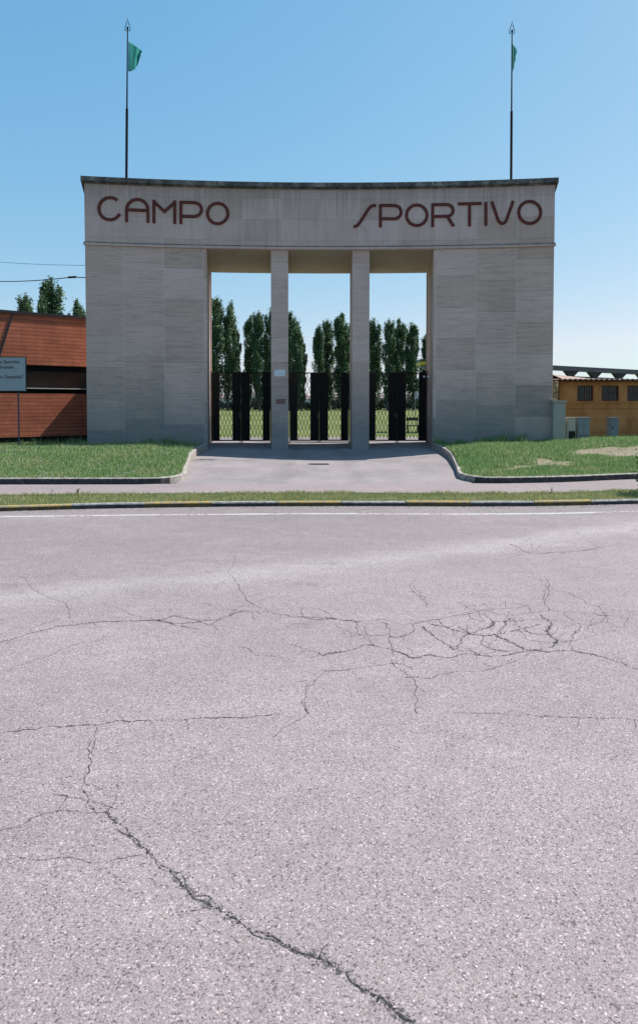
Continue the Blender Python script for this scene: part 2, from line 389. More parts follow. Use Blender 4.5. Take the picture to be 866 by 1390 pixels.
def bevel(o, w, seg=2):
    md = o.modifiers.new('bevel', 'BEVEL'); md.width = w; md.segments = seg; md.limit_method = 'ANGLE'; return o
def weld(o):
    md = o.modifiers.new('weld', 'WELD'); md.merge_threshold = .0005; return o

# ------------------------------------------------------------------ the curved portal
D, RC, RJ = 23.2, 57.7, 30.7
WX, WJ = 8.25, 4.067
HS, HL0, HL1, HC, HT = 7.17, 7.19, 7.31, 9.385, 9.545
TH = 4.1
def yf(x): return D - (RC - math.sqrt(RC * RC - x * x))
def ap(x, d, z):
    k = math.hypot(x, RJ); return Vector((x + d * x / k, yf(x) + d * RJ / k, z))
def arc_block(mb, x0, x1, z0, z1, d0, d1, n=10, mi=0, mi_bot=None):
    xs = [x0 + (x1 - x0) * i / n for i in range(n + 1)]
    for a, b in zip(xs, xs[1:]):
        mb.quad([ap(a, d0, z0), ap(b, d0, z0), ap(b, d0, z1), ap(a, d0, z1)], [(a, z0), (b, z0), (b, z1), (a, z1)], mi)
        mb.quad([ap(b, d1, z0), ap(a, d1, z0), ap(a, d1, z1), ap(b, d1, z1)], [(b, z0), (a, z0), (a, z1), (b, z1)], mi)
        mb.quad([ap(a, d0, z1), ap(b, d0, z1), ap(b, d1, z1), ap(a, d1, z1)], [(a, d0), (b, d0), (b, d1), (a, d1)], mi)
        mb.quad([ap(b, d0, z0), ap(a, d0, z0), ap(a, d1, z0), ap(b, d1, z0)], [(b, d0), (a, d0), (a, d1), (b, d1)], mi if mi_bot is None else mi_bot)
    for x, s in ((x0, 1), (x1, -1)):
        q = [(d1, z0), (d0, z0), (d0, z1), (d1, z1)]
        if s < 0: q = [(d0, z0), (d1, z0), (d1, z1), (d0, z1)]
        mb.quad([ap(x, d, z) for d, z in q], q, mi)
    return mb
portal = thing('entrance_portal', 'tall concave travertine entrance portal with three openings and dark red lettering', 'gateway', (0, D, 0))
portal.location = (0, 0, 0)
for x0, x1 in ((-WX + .004, -WJ), (WJ, WX - .004)):
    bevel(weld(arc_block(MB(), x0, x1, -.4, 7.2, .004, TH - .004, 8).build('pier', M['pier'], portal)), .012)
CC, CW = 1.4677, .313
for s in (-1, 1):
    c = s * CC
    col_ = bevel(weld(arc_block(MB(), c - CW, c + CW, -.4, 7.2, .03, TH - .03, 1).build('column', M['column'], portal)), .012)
    if s < 0:
        p = MB(); p.box((-.21, -.012, 2.62), (.19, .03, 2.86)); o = p.build('name_plate', M['plate'], col_)
        o.location = (-1.46, yf(-1.46) + .03, .0); bevel(o, .006)
        p = MB(); p.box((-.17, -.015, 1.62), (.17, .03, 1.80)); o = p.build('letter_slot', M['brownbox'], col_); o.location = (-1.44, yf(-1.46) + .03, 0); bevel(o, .006)
lint = weld(arc_block(MB(), -WX, WX, HS, HC, 0, TH, 28, 0, 1).build('frieze', [M['frieze'], M['soffit']], portal))
arc_block(MB(), -WX - .05, WX + .05, HL0, HL1 - .035, -.05, .02, 28).build('ledge', M['frieze'], portal)
mb = arc_block(MB(), -WX - .035, WX + .035, HL1 - .033, HL1, -.03, .02, 28); mb.build('ledge_fillet', M['cornice'], portal)
mb = arc_block(MB(), -WX - .11, WX + .11, HC + .002, HT, -.13, TH + .1, 28)
arc_block(mb, -WX - .04, WX + .04, HC - .05, HC, -.045, .02, 28)
cor = mb.build('cornice', M['cornice'], portal)
for s in (-1, 1):
    tm = MB(); x0, x1 = (-WJ - .02, -WJ + .055) if s < 0 else (WJ - .055, WJ + .02)
    arc_block(tm, x0, x1, -.1, HS - .003, TH + .002, TH + .12, 1); tm.build('jamb_lit_edge', M['sill'], portal)  # added pale strip standing in for the sunlit back edge of the jamb
# small wall fixtures on the right pier
for dx in (0, .13):
    q = gy(575.5 + dx * 40, 511, yf(3.9)); o = MB().tube([(q.x, yf(q.x) + .02, q.z), (q.x, yf(q.x) - .05, q.z)], .035, 10).build('wall_socket', M['steel'], portal)
# letters, swept along the curved face
def on_face(u, v):
    y = D
    for _ in range(6):
        q = gy(u, v, y); y = yf(q.x)
    return q.x, gy(u, v, y).z
def arcp(cx, cy, r, a0, a1, n=28, ry=None):
    ry = ry or r
    return [(cx + r * math.cos(R(a0 + (a1 - a0) * i / n)), cy - ry * math.sin(R(a0 + (a1 - a0) * i / n))) for i in range(n + 1)]
def stroke(mb, pts, w, closed=False, eps=0.0):
    P = [on_face(u, v) for u, v in pts]
    if closed: P = P[:-1]
    n = len(P); L = []; Rr = []
    for i, p in enumerate(P):
        a = P[(i - 1) % n] if (closed or i > 0) else p; b = P[(i + 1) % n] if (closed or i < n - 1) else p
        d1 = np.array(p) - np.array(a); d2 = np.array(b) - np.array(p)
        l1, l2 = np.hypot(*d1), np.hypot(*d2)
        t1 = d1 / l1 if l1 > 0 else d2 / l2; t2 = d2 / l2 if l2 > 0 else t1
        t = t1 + t2; t /= np.hypot(*t); nn = np.array((-t[1], t[0])); k = 1 / max(.45, float(np.dot(nn, (-t1[1], t1[0]))))
        L.append(np.array(p) + nn * w / 2 * k); Rr.append(np.array(p) - nn * w / 2 * k)
    dF, dB = -.03 - eps, .01
    rng_ = range(n) if closed else range(n - 1)
    for i in rng_:
        j = (i + 1) % n
        a, b, c, d = L[i], L[j], Rr[j], Rr[i]
        mb.quad([ap(q[0], dF, q[1]) for q in (d, c, b, a)])
        mb.quad([ap(a[0], dF, a[1]), ap(b[0], dF, b[1]), ap(b[0], dB, b[1]), ap(a[0], dB, a[1])])
        mb.quad([ap(c[0], dF, c[1]), ap(d[0], dF, d[1]), ap(d[0], dB, d[1]), ap(c[0], dB, c[1])])
    if not closed:
        for i in (0, n - 1):
            mb.quad([ap(L[i][0], dF, L[i][1]), ap(Rr[i][0], dF, Rr[i][1]), ap(Rr[i][0], dB, Rr[i][1]), ap(L[i][0], dB, L[i][1])])
z5 = lambda L_: [(110 + a / 4.124, 250 + b / 4.124) for a, b in L_]
z6 = lambda L_: [(470 + a / 6.186, 250 + b / 6.186) for a, b in L_]
z7 = lambda L_: [(600 + a / 5.094, 250 + b / 5.094) for a, b in L_]
SW = .104
letters = [
    [(z5(arcp(162, 135, 62, 48, 332, 30)), 0)],
    [(z5([(255, 209), (255, 143)] + arcp(315, 143, 60, 180, 0, 18)[1:-1] + [(375, 145), (375, 214)]), 0), (z5([(255, 141), (375, 146)]), 0)],
    [(z5([(408, 216), (408, 86)]), 0), (z5([(404, 92), (467, 151), (529, 96)]), 0), (z5([(525, 90), (525, 220)]), 0)],
    [(z5([(559, 221), (559, 92)]), 0), (z5([(559, 99), (638, 101)] + arcp(638, 140, 37, 85, -85, 12) + [(638, 179), (559, 177)]), 0)],
    [(z5(arcp(765, 162, 57, 0, 360, 40)), 1)],
    [(z6([(62, 356), (84, 350), (105, 332), (130, 296), (160, 248), (184, 208), (204, 186), (226, 177), (251, 176)]), 0)],
    [(z6([(287, 359), (287, 165)]), 0), (z6([(287, 176), (408, 176)] + arcp(408, 232, 52, 85, -85, 14, 55) + [(408, 288), (287, 287)]), 0)],
    [(z6(arcp(592, 258, 86, 0, 360, 40)), 1)],
    [(z6([(725, 356), (725, 160)]), 0), (z6([(725, 170), (845, 168)] + arcp(848, 218, 49, 85, -85, 14, 49) + [(845, 267), (725, 269)]), 0), (z7([(32, 213), (80, 289)]), 0)],
    [(z7([(109, 134), (273, 131)]), 0), (z7([(190, 133), (190, 288)]), 0)],
    [(z7([(303, 121), (303, 284)]), 0)],
    [(z7([(344, 118), (384, 236), (392, 254), (404, 266), (418, 270), (431, 265), (442, 252), (450, 233), (492, 113)]), 0)],
    [(z7(arcp(606, 193, 76, 0, 360, 40)), 1)],
]
for strokes in letters:
    mb = MB()
    for i, (pts, cl) in enumerate(strokes): stroke(mb, pts, SW, bool(cl), .002 * i)
    mb.build('letter', M['letter'], portal)

# ------------------------------------------------------------------ gates
def gate(xa, xb, label):
    A = ap(xa, TH - .35, 0); B = ap(xb, TH - .35, 0); v = B - A; L = v.length; rz = math.atan2(v.y, v.x)
    g = thing('iron_gate', label, 'gate', (A.x, A.y, 0), 'black lattice gates of the portal', rz)
    gap = .07; w = (L - 2 * gap - .004) / 2
    for k in (0, 1):
        x0 = gap + k * (w + .004); x1 = x0 + w; z0, z1 = .06, 2.95
        m = MB(); fw = .045
        m.box((x0, -.025, z0), (x0 + fw, .025, z1)); m.box((x1 - fw, -.025, z0), (x1, .025, z1))
        m.box((x0 + fw, -.024, z1 - fw), (x1 - fw, .024, z1)); m.box((x0 + fw, -.024, z0), (x1 - fw, .024, z0 + .05))
        sol_o, lat = .31, .54
        pa = (x0 + sol_o, x0 + sol_o + lat) if k == 0 else (x1 - sol_o - lat, x1 - sol_o)
        m.box((pa[0] - fw, -.023, z0 + .05), (pa[0], .023, z1 - fw)); m.box((pa[1], -.023, z0 + .05), (pa[1] + fw, .023, z1 - fw))
        m.box((x0 + .02 if k else x1 - .06, -.03, -.01), (x0 + .06 if k else x1 - .02, .03, z0))
        leaf = m.build('gate_leaf', M['black_iron'], g)
        for (p0, p1) in ((x0 + fw, pa[0] - fw), (pa[1] + fw, x1 - fw)):
            pm = MB().box((p0, -.006, z0 + .05), (p1, .006, z1 - fw))
            nr = max(2, int((p1 - p0) / .06))
            for i in range(nr): xr = p0 + (i + .5) * (p1 - p0) / nr; pm.box((xr - .008, -.014, z0 + .05), (xr + .008, -.006, z1 - fw))
            pm.build('sheet_panel', M['black_iron'], leaf)
        lm = MB(); h0, h1 = z0 + .05, z1 - fw; Wd = pa[1] - pa[0]; step = .40; slope = Wd / 1.45
        for sgn in (1, -1):
            i = -4
            while h0 + i * step < h1:
                za = h0 + i * step; zb = za + 1.45
                t0 = max(0, (h0 - za) / 1.45); t1 = min(1, (h1 - za) / 1.45)
                if t1 > t0 + .02:
                    xa_ = pa[0] + Wd * t0 if sgn > 0 else pa[1] - Wd * t0; xb_ = pa[0] + Wd * t1 if sgn > 0 else pa[1] - Wd * t1
                    lm.bar((xa_, .004 * sgn, za + 1.45 * t0), (xb_, .004 * sgn, za + 1.45 * t1), .018, .007)
                i += 1
        lm.build('lattice', M['black_iron'], leaf)
    lk_ = MB().box((L / 2 - .09, -.05, 1.02), (L / 2 - .02, -.024, 1.24)); lk_.tube([(L / 2 - .055, -.05, 1.15), (L / 2 - .055, -.09, 1.15), (L / 2 - .16, -.09, 1.15)], .01, 6)
    lk_.build('lock', M['steel_dark'], g)
    # hinge posts
    for x in (gap - .05, L - gap + .01): MB().box((x, -.03, -.05), (x + .04, .03, 3.0)).build('hinge_post', M['black_iron'], g)
    return g
gate(-WJ, -CC - CW, 'black iron double gate closing the left opening of the portal')
gate(-CC + CW, CC - CW, 'black iron double gate closing the middle opening between the two columns')
gate(CC + CW, WJ, 'black iron double gate closing the right opening of the portal')

# ------------------------------------------------------------------ flagpoles
def flagpole(ub, vb, ut, vt, vjoint, label, flagpts, drop):
    y = yf((ub - 441) / F * D) + .35
    B = gy(ub, vb, y); B.z = HT - .02; T = gy(ut, vt, y); J = B.lerp(T, (vb - vjoint) / (vb - vt))
    g = thing('flagpole', label, 'flagpole', tuple(B), 'flagpoles on top of the portal')
    t = T - B; j = J - B
    pole = MB().tube([(0, 0, 0), j], .045, 10); pole.tube([j * .999, t], [.028, .02], 10); pole.tube([(0, 0, 0), (0, 0, .03)], .11, 12)
    pole.build('pole', M['pole_iron'], g, True)
    s = y / F
    f = MB(); w = 3.6 * s
    pr = [(-1.4, 2), (-3.6, 1), (-3.4, -2.2), (-1.2, -9), (0, -15)]
    P = [t + Vector((a * s, 0, -b * s)) for a, b in pr] + [t + Vector((-a * s, 0, -b * s)) for a, b in reversed(pr[:-1])]
    f.tube(P, .012, 6); f.tube([t, t + Vector((0, 0, 3 * s))], .035, 8)
    f.build('finial', M['pole_iron'], g)
    # cloth: a sheet built from its hoist and fly outline with folds
    fm = MB(); nU, nV = 12, 18; V = {}
    for a in range(nU + 1):
        for b in range(nV + 1):
            uu = a / nU; vv = b / nV
            top = flagpts(uu, 0); bot = flagpts(uu, 1)
            px = top[0] + (bot[0] - top[0]) * vv; pyy = top[1] + (bot[1] - top[1]) * vv
            fold = .10 * math.sin(uu * 9 + vv * 2.2) * uu + .05 * math.sin(uu * 17 + vv * 5) * uu
            q = gy(px + .4 * math.sin(vv * 14 + uu * 5) * uu, pyy, y + fold + drop * uu); V[a, b] = q - B
    for a in range(nU):
        for b in range(nV):
            if b == nV - 1 and a in (3, 6, 7): continue
            fm.quad([V[a, b], V[a + 1, b], V[a + 1, b + 1], V[a, b + 1]])
    fo = weld(fm.build('flag', M['flag'], g, True)); sd = fo.modifiers.new('thickness', 'SOLIDIFY'); sd.thickness = .004
def flagL(u, k):
    xs = 174.5 + 18.5 * u
    if k == 0: return (xs, 55 + 13 * u ** 1.1)
    return (174.2 + 18 * u ** .8 - 5 * u * u * .4, 96 - 3 * u - 17 * u ** 3)
def flagR(u, k):
    if k == 0: return (695.5 + 6 * u, 58 + 8 * u)
    return (695.8 + 4.2 * u - 1.8 * u * u, 96 - 8 * u)
flagpole(171.5, 240, 173.2, 39, 143, 'left dark iron flagpole on the portal roof with a full teal flag', flagL, .5)
flagpole(693.8, 244, 695, 43, 147, 'right dark iron flagpole on the portal roof with a narrow torn teal flag', flagR, .3)

# ------------------------------------------------------------------ terrain, road, kerbs
ZR, ZK, ZP, ZF = -.20, -.12, -.10, -.10
def interp(tab, x):
    xs = [t[0] for t in tab]; ys = [t[1] for t in tab]
    if x <= xs[0]: i = 0
    elif x >= xs[-1]: i = len(xs) - 2
    else: i = max(j for j in range(len(xs) - 1) if xs[j] <= x)
    if x < xs[0] or x > xs[-1]:
        return ys[i] + (ys[i + 1] - ys[i]) / (xs[i + 1] - xs[i]) * (x - xs[i])
    # Catmull-Rom
    t = (x - xs[i]) / (xs[i + 1] - xs[i])
    p0 = ys[max(i - 1, 0)]; p1 = ys[i]; p2 = ys[i + 1]; p3 = ys[min(i + 2, len(ys) - 1)]
    return .5 * (2 * p1 + (p2 - p0) * t + (2 * p0 - 5 * p1 + 4 * p2 - p3) * t * t + (3 * p1 - p0 - 3 * p2 + p3) * t ** 3)
def curve(pts, z): return [(gz(u, v, z).x, gz(u, v, z).y) for u, v in pts]
c_kerb = curve([(0, 694), (110, 691), (217, 689), (325, 687.6), (434, 687), (542, 687), (650, 687.4), (760, 686.5), (866, 684)], ZR)
c_line = curve([(0, 701.5), (217, 699), (434, 697.6), (650, 698), (760, 697), (866, 694.5)], ZR)
c_path = curve([(0, 671.5), (217, 669.6), (434, 668.6), (650, 669.5), (760, 668.5), (866, 665)], ZP)
c_lawn = curve([(0, 657.5), (217, 657.2), (434, 656.8), (640, 656.4), (760, 654.5), (866, 650.3)], ZP)
XS = [-60, -40, -25, -16] + [-12 + .4 * i for i in range(61)] + [16, 25, 40, 60]
def lim(tab, x): return interp(tab, max(-9, min(9, x)))
def strip(name, mat, ya, yb, z, xs=XS, parent=None):
    mb = MB()
    for a, b in zip(xs, xs[1:]):
        mb.quad([(a, ya(a), z), (b, ya(b), z), (b, yb(b), z), (a, yb(a), z)])
    return weld(mb.build(name, mat, parent))
yk = lambda x: lim(c_kerb, x)
# ground everywhere
mb = MB(); mb.quad([(-2500, -2500, -.32), (2500, -2500, -.32), (2500, 3500, -.32), (-2500, 3500, -.32)])
struct(mb.build('ground', M['ground']))
# road mesh with its cracks
mb = MB()
for a, b in zip(XS, XS[1:]): mb.quad([(a, -9, ZR), (b, -9, ZR), (b, yk(b) + .02, ZR), (a, yk(a) + .02, ZR)])
CK = .56
def crack(pts, w0, w1=None, conv=None, crumble=0.0):
    P = [gz(*(conv(p) if conv else p), ZR) for p in pts]; w1 = w0 if w1 is None else w1
    L = sum((b - a).length for a, b in zip(P, P[1:])); Q = []; run = 0; wob = Vector((0, 0, 0))
    for a, b in zip(P, P[1:]):
        l = (b - a).length; n = max(2, int(l / .014)); d = (b - a) / l; e = Vector((-d.y, d.x, 0)); am = min(.022, l * .075)
        h = 0; offs = [0] * (n + 1)
        def mid(i, j, amp):
            if j - i < 2: return
            k = (i + j) // 2; offs[k] = (offs[i] + offs[j]) / 2 + rnd.uniform(-amp, amp); mid(i, k, amp * .62); mid(k, j, amp * .62)
        mid(0, n, am * 1.4)
        for i in range(n): Q.append((a + d * (l * i / n) + e * offs[i], (run + l * i / n) / L))
        run += l
    Q.append((P[-1], 1)); ww = 1.0
    W = []
    for q, t in Q:
        ww = max(.2, min(1.9, ww + rnd.uniform(-.5, .5))); W.append(max(.0032, CK * (w0 + (w1 - w0) * t) * ww * min(1, 20 * t + .4, 20 * (1 - t) + .4)))
    def rib(scale, z, mi):
        Ls, Rs = [], []
        for i, (q, t) in enumerate(Q):
            d = Q[min(i + 1, len(Q) - 1)][0] - Q[max(i - 1, 0)][0]; e = Vector((-d.y, d.x, 0)).normalized() * W[i] * scale / 2
            Ls.append((q.x + e.x, q.y + e.y, z)); Rs.append((q.x - e.x, q.y - e.y, z))
        for i in range(len(Q) - 1):
            mb.quad([Rs[i], Rs[i + 1], Ls[i + 1], Ls[i]], [(0, 0), (0, 1), (1, 1), (1, 0)], mi)
    if crumble: rib(crumble, ZR + .0012, 2)
    rib(1.0, ZR + .0022, 1)
f7 = lambda p: (400 + p[0] / 1.858, 780 + p[1] / 1.858)
f5 = lambda p: (p[0], 700 + p[1])
f6 = lambda p: (p[0] / 1.732, 950 + p[1] / 1.732)
N7 = [
 ([(0, 104), (60, 108), (110, 112), (160, 118), (215, 112), (270, 128), (330, 118), (400, 105), (440, 98), (480, 92), (540, 102), (600, 98), (640, 92), (700, 95), (760, 100), (866, 112)], 10),
 ([(70, 205), (120, 195), (175, 178), (205, 180), (245, 190), (290, 210), (340, 203), (385, 210), (430, 200), (470, 205), (530, 205), (580, 195), (620, 190)], 13),
 ([(580, 190), (640, 196), (700, 192), (740, 200), (800, 215), (866, 240)], 14),
 ([(80, 245), (140, 240), (200, 230), (245, 225), (275, 228), (300, 240)], 10), ([(245, 225), (280, 250), (305, 280), (312, 320), (310, 352)], 9),
 ([(270, 262), (340, 262), (380, 250), (420, 245), (480, 243), (510, 232), (560, 215)], 7),
 ([(105, 130), (140, 145), (180, 158), (200, 178)], 10), ([(320, 130), (345, 150), (380, 175), (400, 190)], 11),
 ([(345, 125), (400, 140), (440, 150), (480, 155), (520, 150), (560, 140), (620, 125)], 19), ([(410, 130), (440, 150), (420, 165), (400, 190)], 12),
 ([(440, 150), (470, 140), (500, 125), (480, 100)], 14), ([(500, 150), (540, 170), (580, 190)], 18), ([(545, 110), (560, 130), (600, 150), (640, 150)], 12),
 ([(620, 100), (645, 120), (640, 150), (660, 165), (640, 185)], 14), ([(680, 95), (700, 115), (720, 140), (700, 165), (695, 195)], 10),
 ([(620, 10), (638, 35), (632, 70), (640, 92)], 9), ([(638, 35), (690, 45), (730, 65), (740, 75), (800, 90), (866, 92)], 6), ([(290, 25), (300, 45), (330, 70), (335, 78)], 9),
 ([(400, 348), (470, 352), (540, 355), (640, 358), (720, 362), (800, 362), (866, 368)], 9), ([(38, 352), (25, 320), (28, 290), (55, 265), (78, 240)], 9),
 ([(205, 115), (235, 125), (240, 155), (245, 185)], 9), ([(150, 120), (160, 150), (200, 155), (240, 150)], 8), ([(780, 95), (785, 120), (740, 130), (700, 120)], 8),
 ([(440, 98), (455, 115), (500, 120), (560, 118), (620, 112), (690, 118)], 9), ([(360, 112), (375, 130), (400, 140)], 9), ([(520, 150), (530, 130), (545, 110)], 12),
 ([(560, 140), (590, 165), (640, 172), (700, 168)], 9), ([(300, 125), (290, 150), (255, 160), (240, 155)], 7), ([(400, 190), (440, 192), (470, 205)], 10),
 ([(480, 155), (470, 175), (500, 190), (540, 195)], 9), ([(600, 98), (590, 80), (540, 85), (480, 92)], 8), ([(410, 70), (440, 85), (480, 92)], 7), ([(0, 180), (40, 192), (70, 205)], 7),
 ([(785, 120), (830, 135), (840, 110)], 6), ([(720, 140), (770, 150), (810, 140)], 5), ([(100, 112), (60, 85), (20, 80)], 5)]
def twigs(cracks, conv, per, ln, w):
    for pts, *ws in cracks:
        if ws[0] < 7: continue
        for _ in range(per):
            i = rnd.randrange(len(pts) - 1); t = rnd.random(); a = (pts[i][0] + (pts[i + 1][0] - pts[i][0]) * t, pts[i][1] + (pts[i + 1][1] - pts[i][1]) * t)
            an = rnd.uniform(0, 6.28); L = ln * rnd.uniform(.4, 1.3); p = [a]
            for k in range(3):
                an += rnd.uniform(-.45, .45); p.append((p[-1][0] + math.cos(an) * L / 3, p[-1][1] + math.sin(an) * L / 3 * .55))
            crack(p, w, conv=conv)
for pts, w in N7: crack(pts, w * .00085, conv=f7, crumble=5 if w > 10 else 0)
N5 = [([(0, 172), (40, 160), (80, 150), (130, 145), (180, 143), (215, 143), (240, 150), (275, 155)], 10), ([(205, 140), (250, 147), (300, 140), (330, 130), (360, 130), (400, 138), (450, 140), (490, 145)], 11),
 ([(320, 50), (310, 75), (325, 100), (345, 122), (370, 132)], 7), ([(10, 212), (50, 195), (90, 180), (140, 168)], 6), ([(0, 295), (60, 287), (130, 285), (200, 278), (300, 275), (380, 270)], 8),
 ([(325, 178), (350, 190), (385, 195)], 5), ([(690, 38), (720, 52), (750, 50), (790, 48), (820, 42)], 10), ([(740, 85), (742, 110)], 7), ([(35, 80), (45, 100), (90, 120), (95, 140)], 6),
 ([(215, 143), (235, 136), (265, 142), (285, 150), (300, 140)], 12), ([(140, 120), (180, 135), (205, 140)], 6), ([(275, 118), (300, 128), (330, 130)], 6), ([(40, 160), (50, 150), (80, 140)], 6),
 ([(720, 30), (700, 45), (720, 62)], 7), ([(780, 20), (800, 35), (815, 44)], 6), ([(560, 95), (575, 110), (580, 125)], 5), ([(370, 62), (420, 66), (460, 64)], 4), ([(0, 92), (30, 95), (60, 90)], 4)]
for pts, w in N5: crack(pts, w * .0009, conv=f5, crumble=5 if w > 9 else 0)
N6 = [([(0, 308), (50, 300), (75, 280), (130, 265), (180, 262), (210, 268), (250, 265)], 6, 7), ([(250, 262), (270, 285), (300, 305), (330, 345), (352, 362)], 9, 10),
 ([(345, 358), (370, 380), (400, 400), (425, 430), (450, 460), (500, 490), (560, 520), (620, 550), (680, 580), (740, 606), (800, 640), (870, 690), (980, 760)], 10, 12),
 ([(215, 100), (208, 130), (210, 170), (195, 215), (210, 245), (230, 270)], 8, 8), ([(275, 200), (270, 240), (255, 262)], 6, 8), ([(160, 225), (145, 250), (135, 265)], 6, 6),
 ([(40, 370), (110, 378), (170, 373), (215, 385), (280, 375), (335, 365)], 4, 5), ([(228, 65), (225, 95), (215, 130)], 5, 6), ([(355, 362), (372, 392), (390, 405), (430, 412), (440, 440)], 5, 5), ([(450, 460), (480, 462), (520, 496)], 5, 5),
 ([(560, 520), (590, 548), (640, 566), (700, 600)], 5, 6), ([(712, 0), (722, 30), (690, 55), (640, 90)], 5, 3)]
for pts, a, b in N6: crack(pts, a * .0008, b * .0008, conv=f6, crumble=7.5 if b >= 10 else (4 if a >= 7 else 0))
twigs(N7, f7, 3, 40, .0036); twigs(N5, f5, 3, 30, .0036); twigs(N6, f6, 3, 70, .0034)
road = struct(mb.build('road', [M['road'], M['crack'], M['crumble']]))
yl = lambda x: lim(c_line, x)
strip('edge_line', M['line'], lambda x: yl(x) - .06, lambda x: yl(x) + .06, ZR + .003, parent=road)
# loose grit and soil along the kerb foot
mb = MB()
for i in range(2600):
    x = rnd.uniform(-8, 8); y = yk(x) - abs(rnd.gauss(0, .16)) - .005; r = rnd.uniform(.003, .011)
    a = rnd.uniform(0, 6.3); P = [(x + r * math.cos(a + k * 2.1), y + r * math.sin(a + k * 2.1), ZR + .002) for k in range(3)]; T = (x, y, ZR + r * 1.1)
    for k in range(3): mb.quad([P[k], P[(k + 1) % 3], T])
struct(mb.build('grit', M['lawn_kerb']), 'stuff')
# road kerb: painted blocks
mb = MB(); KW = .13
bounds = [-200, -95, 5, 103.5, 197, 288, 376, 464, 552.5, 640, 728, 811, 900, 990, 1080]
ks = MB()
for i, (a, b) in enumerate(zip(bounds, bounds[1:])):
    xa = gz(a, 688, ZR).x + .007; xb = gz(b, 688, ZR).x - .007; yel = (i % 2 == 0)
    n = 3; dz = rnd.uniform(-.006, .006)
    for k in range(n):
        p, q = xa + (xb - xa) * k / n, xa + (xb - xa) * (k + 1) / n
        F0, F1 = (p, yk(p)), (q, yk(q)); B0, B1 = (p, yk(p) + KW), (q, yk(q) + KW); ch = .02; zt = ZK + dz; mi = 1 if yel else 0
        mb.quad([(F0[0], F0[1], ZR - .1), (F1[0], F1[1], ZR - .1), (F1[0], F1[1] + .004, zt - ch), (F0[0], F0[1] + .004, zt - ch)], None, mi)
        mb.quad([(F0[0], F0[1] + .004, zt - ch), (F1[0], F1[1] + .004, zt - ch), (F1[0], F1[1] + ch, zt), (F0[0], F0[1] + ch, zt)], None, mi)
        mb.quad([(F0[0], F0[1] + ch, zt), (F1[0], F1[1] + ch, zt), (B1[0], B1[1], zt), (B0[0], B0[1], zt)], None, mi)
        mb.quad([(B1[0], B1[1], ZR - .1), (B0[0], B0[1], ZR - .1), (B0[0], B0[1], zt), (B1[0], B1[1], zt)], None, mi)
    for x in (xa, xb):
        y = yk(x); mb.quad([(x, y, ZR - .1), (x, y + KW, ZR - .1), (x, y + KW, zt), (x, y + ch, zt), (x, y + .004, zt - ch)], None, mi)
for x0, x1 in ((-60, gz(-200, 688, ZR).x), (gz(1080, 688, ZR).x, 60)):
    n = 8
    for k in range(n):
        p, q = x0 + (x1 - x0) * k / n, x0 + (x1 - x0) * (k + 1) / n
        mb.quad([(p, yk(p), ZR - .1), (q, yk(q), ZR - .1), (q, yk(q), ZK), (p, yk(p), ZK)]); mb.quad([(p, yk(p), ZK), (q, yk(q), ZK), (q, yk(q) + KW, ZK), (p, yk(p) + KW, ZK)])
struct(mb.build('road_kerb', [M['kerb_grey'], M['kerb_yellow']]))
# verge, footpath
yp = lambda x: lim(c_path, x); yw = lambda x: lim(c_lawn, x)
mb = MB()
for a, b in zip(XS, XS[1:]):
    rows = [(lambda x: yk(x) + KW, ZK - .012), (lambda x: yp(x) - .15, ZK - .004), (lambda x: yp(x) + .03, ZP - .003)]
    for (f0, z0), (f1, z1) in zip(rows, rows[1:]): mb.quad([(a, f0(a), z0), (b, f0(b), z0), (b, f1(b), z1), (a, f1(a), z1)])
struct(weld(mb.build('verge', M['soil'])))
struct(strip('footpath', M['path'], lambda x: yp(x), lambda x: yw(x) + .05, ZP))
# forecourt: dished slab between the two lawns
def edge_x(side, y):   # forecourt edge (foot of the lawn kerb)
    if side < 0: tab = [(13.62, gz(246, 656.5, -.1).x), (14.2, gz(253, 650, -.09).x), (16, gz(262, 634, -.05).x), (19, gz(273, 617, 0).x), (23, -4.03)]
    else: tab = [(13.62, gz(634, 656, -.1).x), (14.4, gz(622, 649, -.09).x), (16, gz(611, 634, -.05).x), (19, gz(597.5, 617, 0).x), (23, 4.03)]
    return interp(tab, y)
def zfore(x, y):
    t = sm(13.6, 18.5, y); d = max(0, 1 - (abs(x) / 3.6) ** 1.6) * (sm(14, 18, y)) * (1 - .45 * sm(20, 23, y))
    return -.10 + .10 * t - .11 * d
mb = MB(); ys = [13.3 + .35 * i for i in range(42)]; NX = 14
for y0, y1 in zip(ys, ys[1:]):
    for k in range(NX):
        def pt(y, k_):
            yy = min(y, 27.9); l = edge_x(-1, min(yy, 23)) - .12; r = edge_x(1, min(yy, 23)) + .12
            if yy > 23: l, r = -4.8, 4.8
            x = l + (r - l) * k_ / NX
            if y == ys[0]: yy = yw(x)
            return (x, yy, zfore(x, yy))
        mb.quad([pt(y0, k), pt(y0, k + 1), pt(y1, k + 1), pt(y1, k)])
fc = struct(weld(mb.build('forecourt', M['forecourt'], None, True)))
dr = MB(); q = gz(433, 631, -.13)
for k in range(9): dr.box((q.x - .28 + .065 * k, q.y - .12, -.145), (q.x - .25 + .065 * k, q.y + .12, zfore(q.x, q.y) + .008))
dr.box((q.x - .31, q.y - .15, -.2), (q.x + .29, q.y - .12, zfore(q.x, q.y) + .01)); dr.box((q.x - .31, q.y + .12, -.2), (q.x + .29, q.y + .15, zfore(q.x, q.y) + .01))
dr.box((q.x - .28, q.y - .12, zfore(q.x, q.y) + .001), (q.x + .28, q.y + .12, zfore(q.x, q.y) + .003))
tag(dr.build('drain_grate', M['black_iron']), 'small dark drain grate sunk in the middle of the forecourt', 'drain')
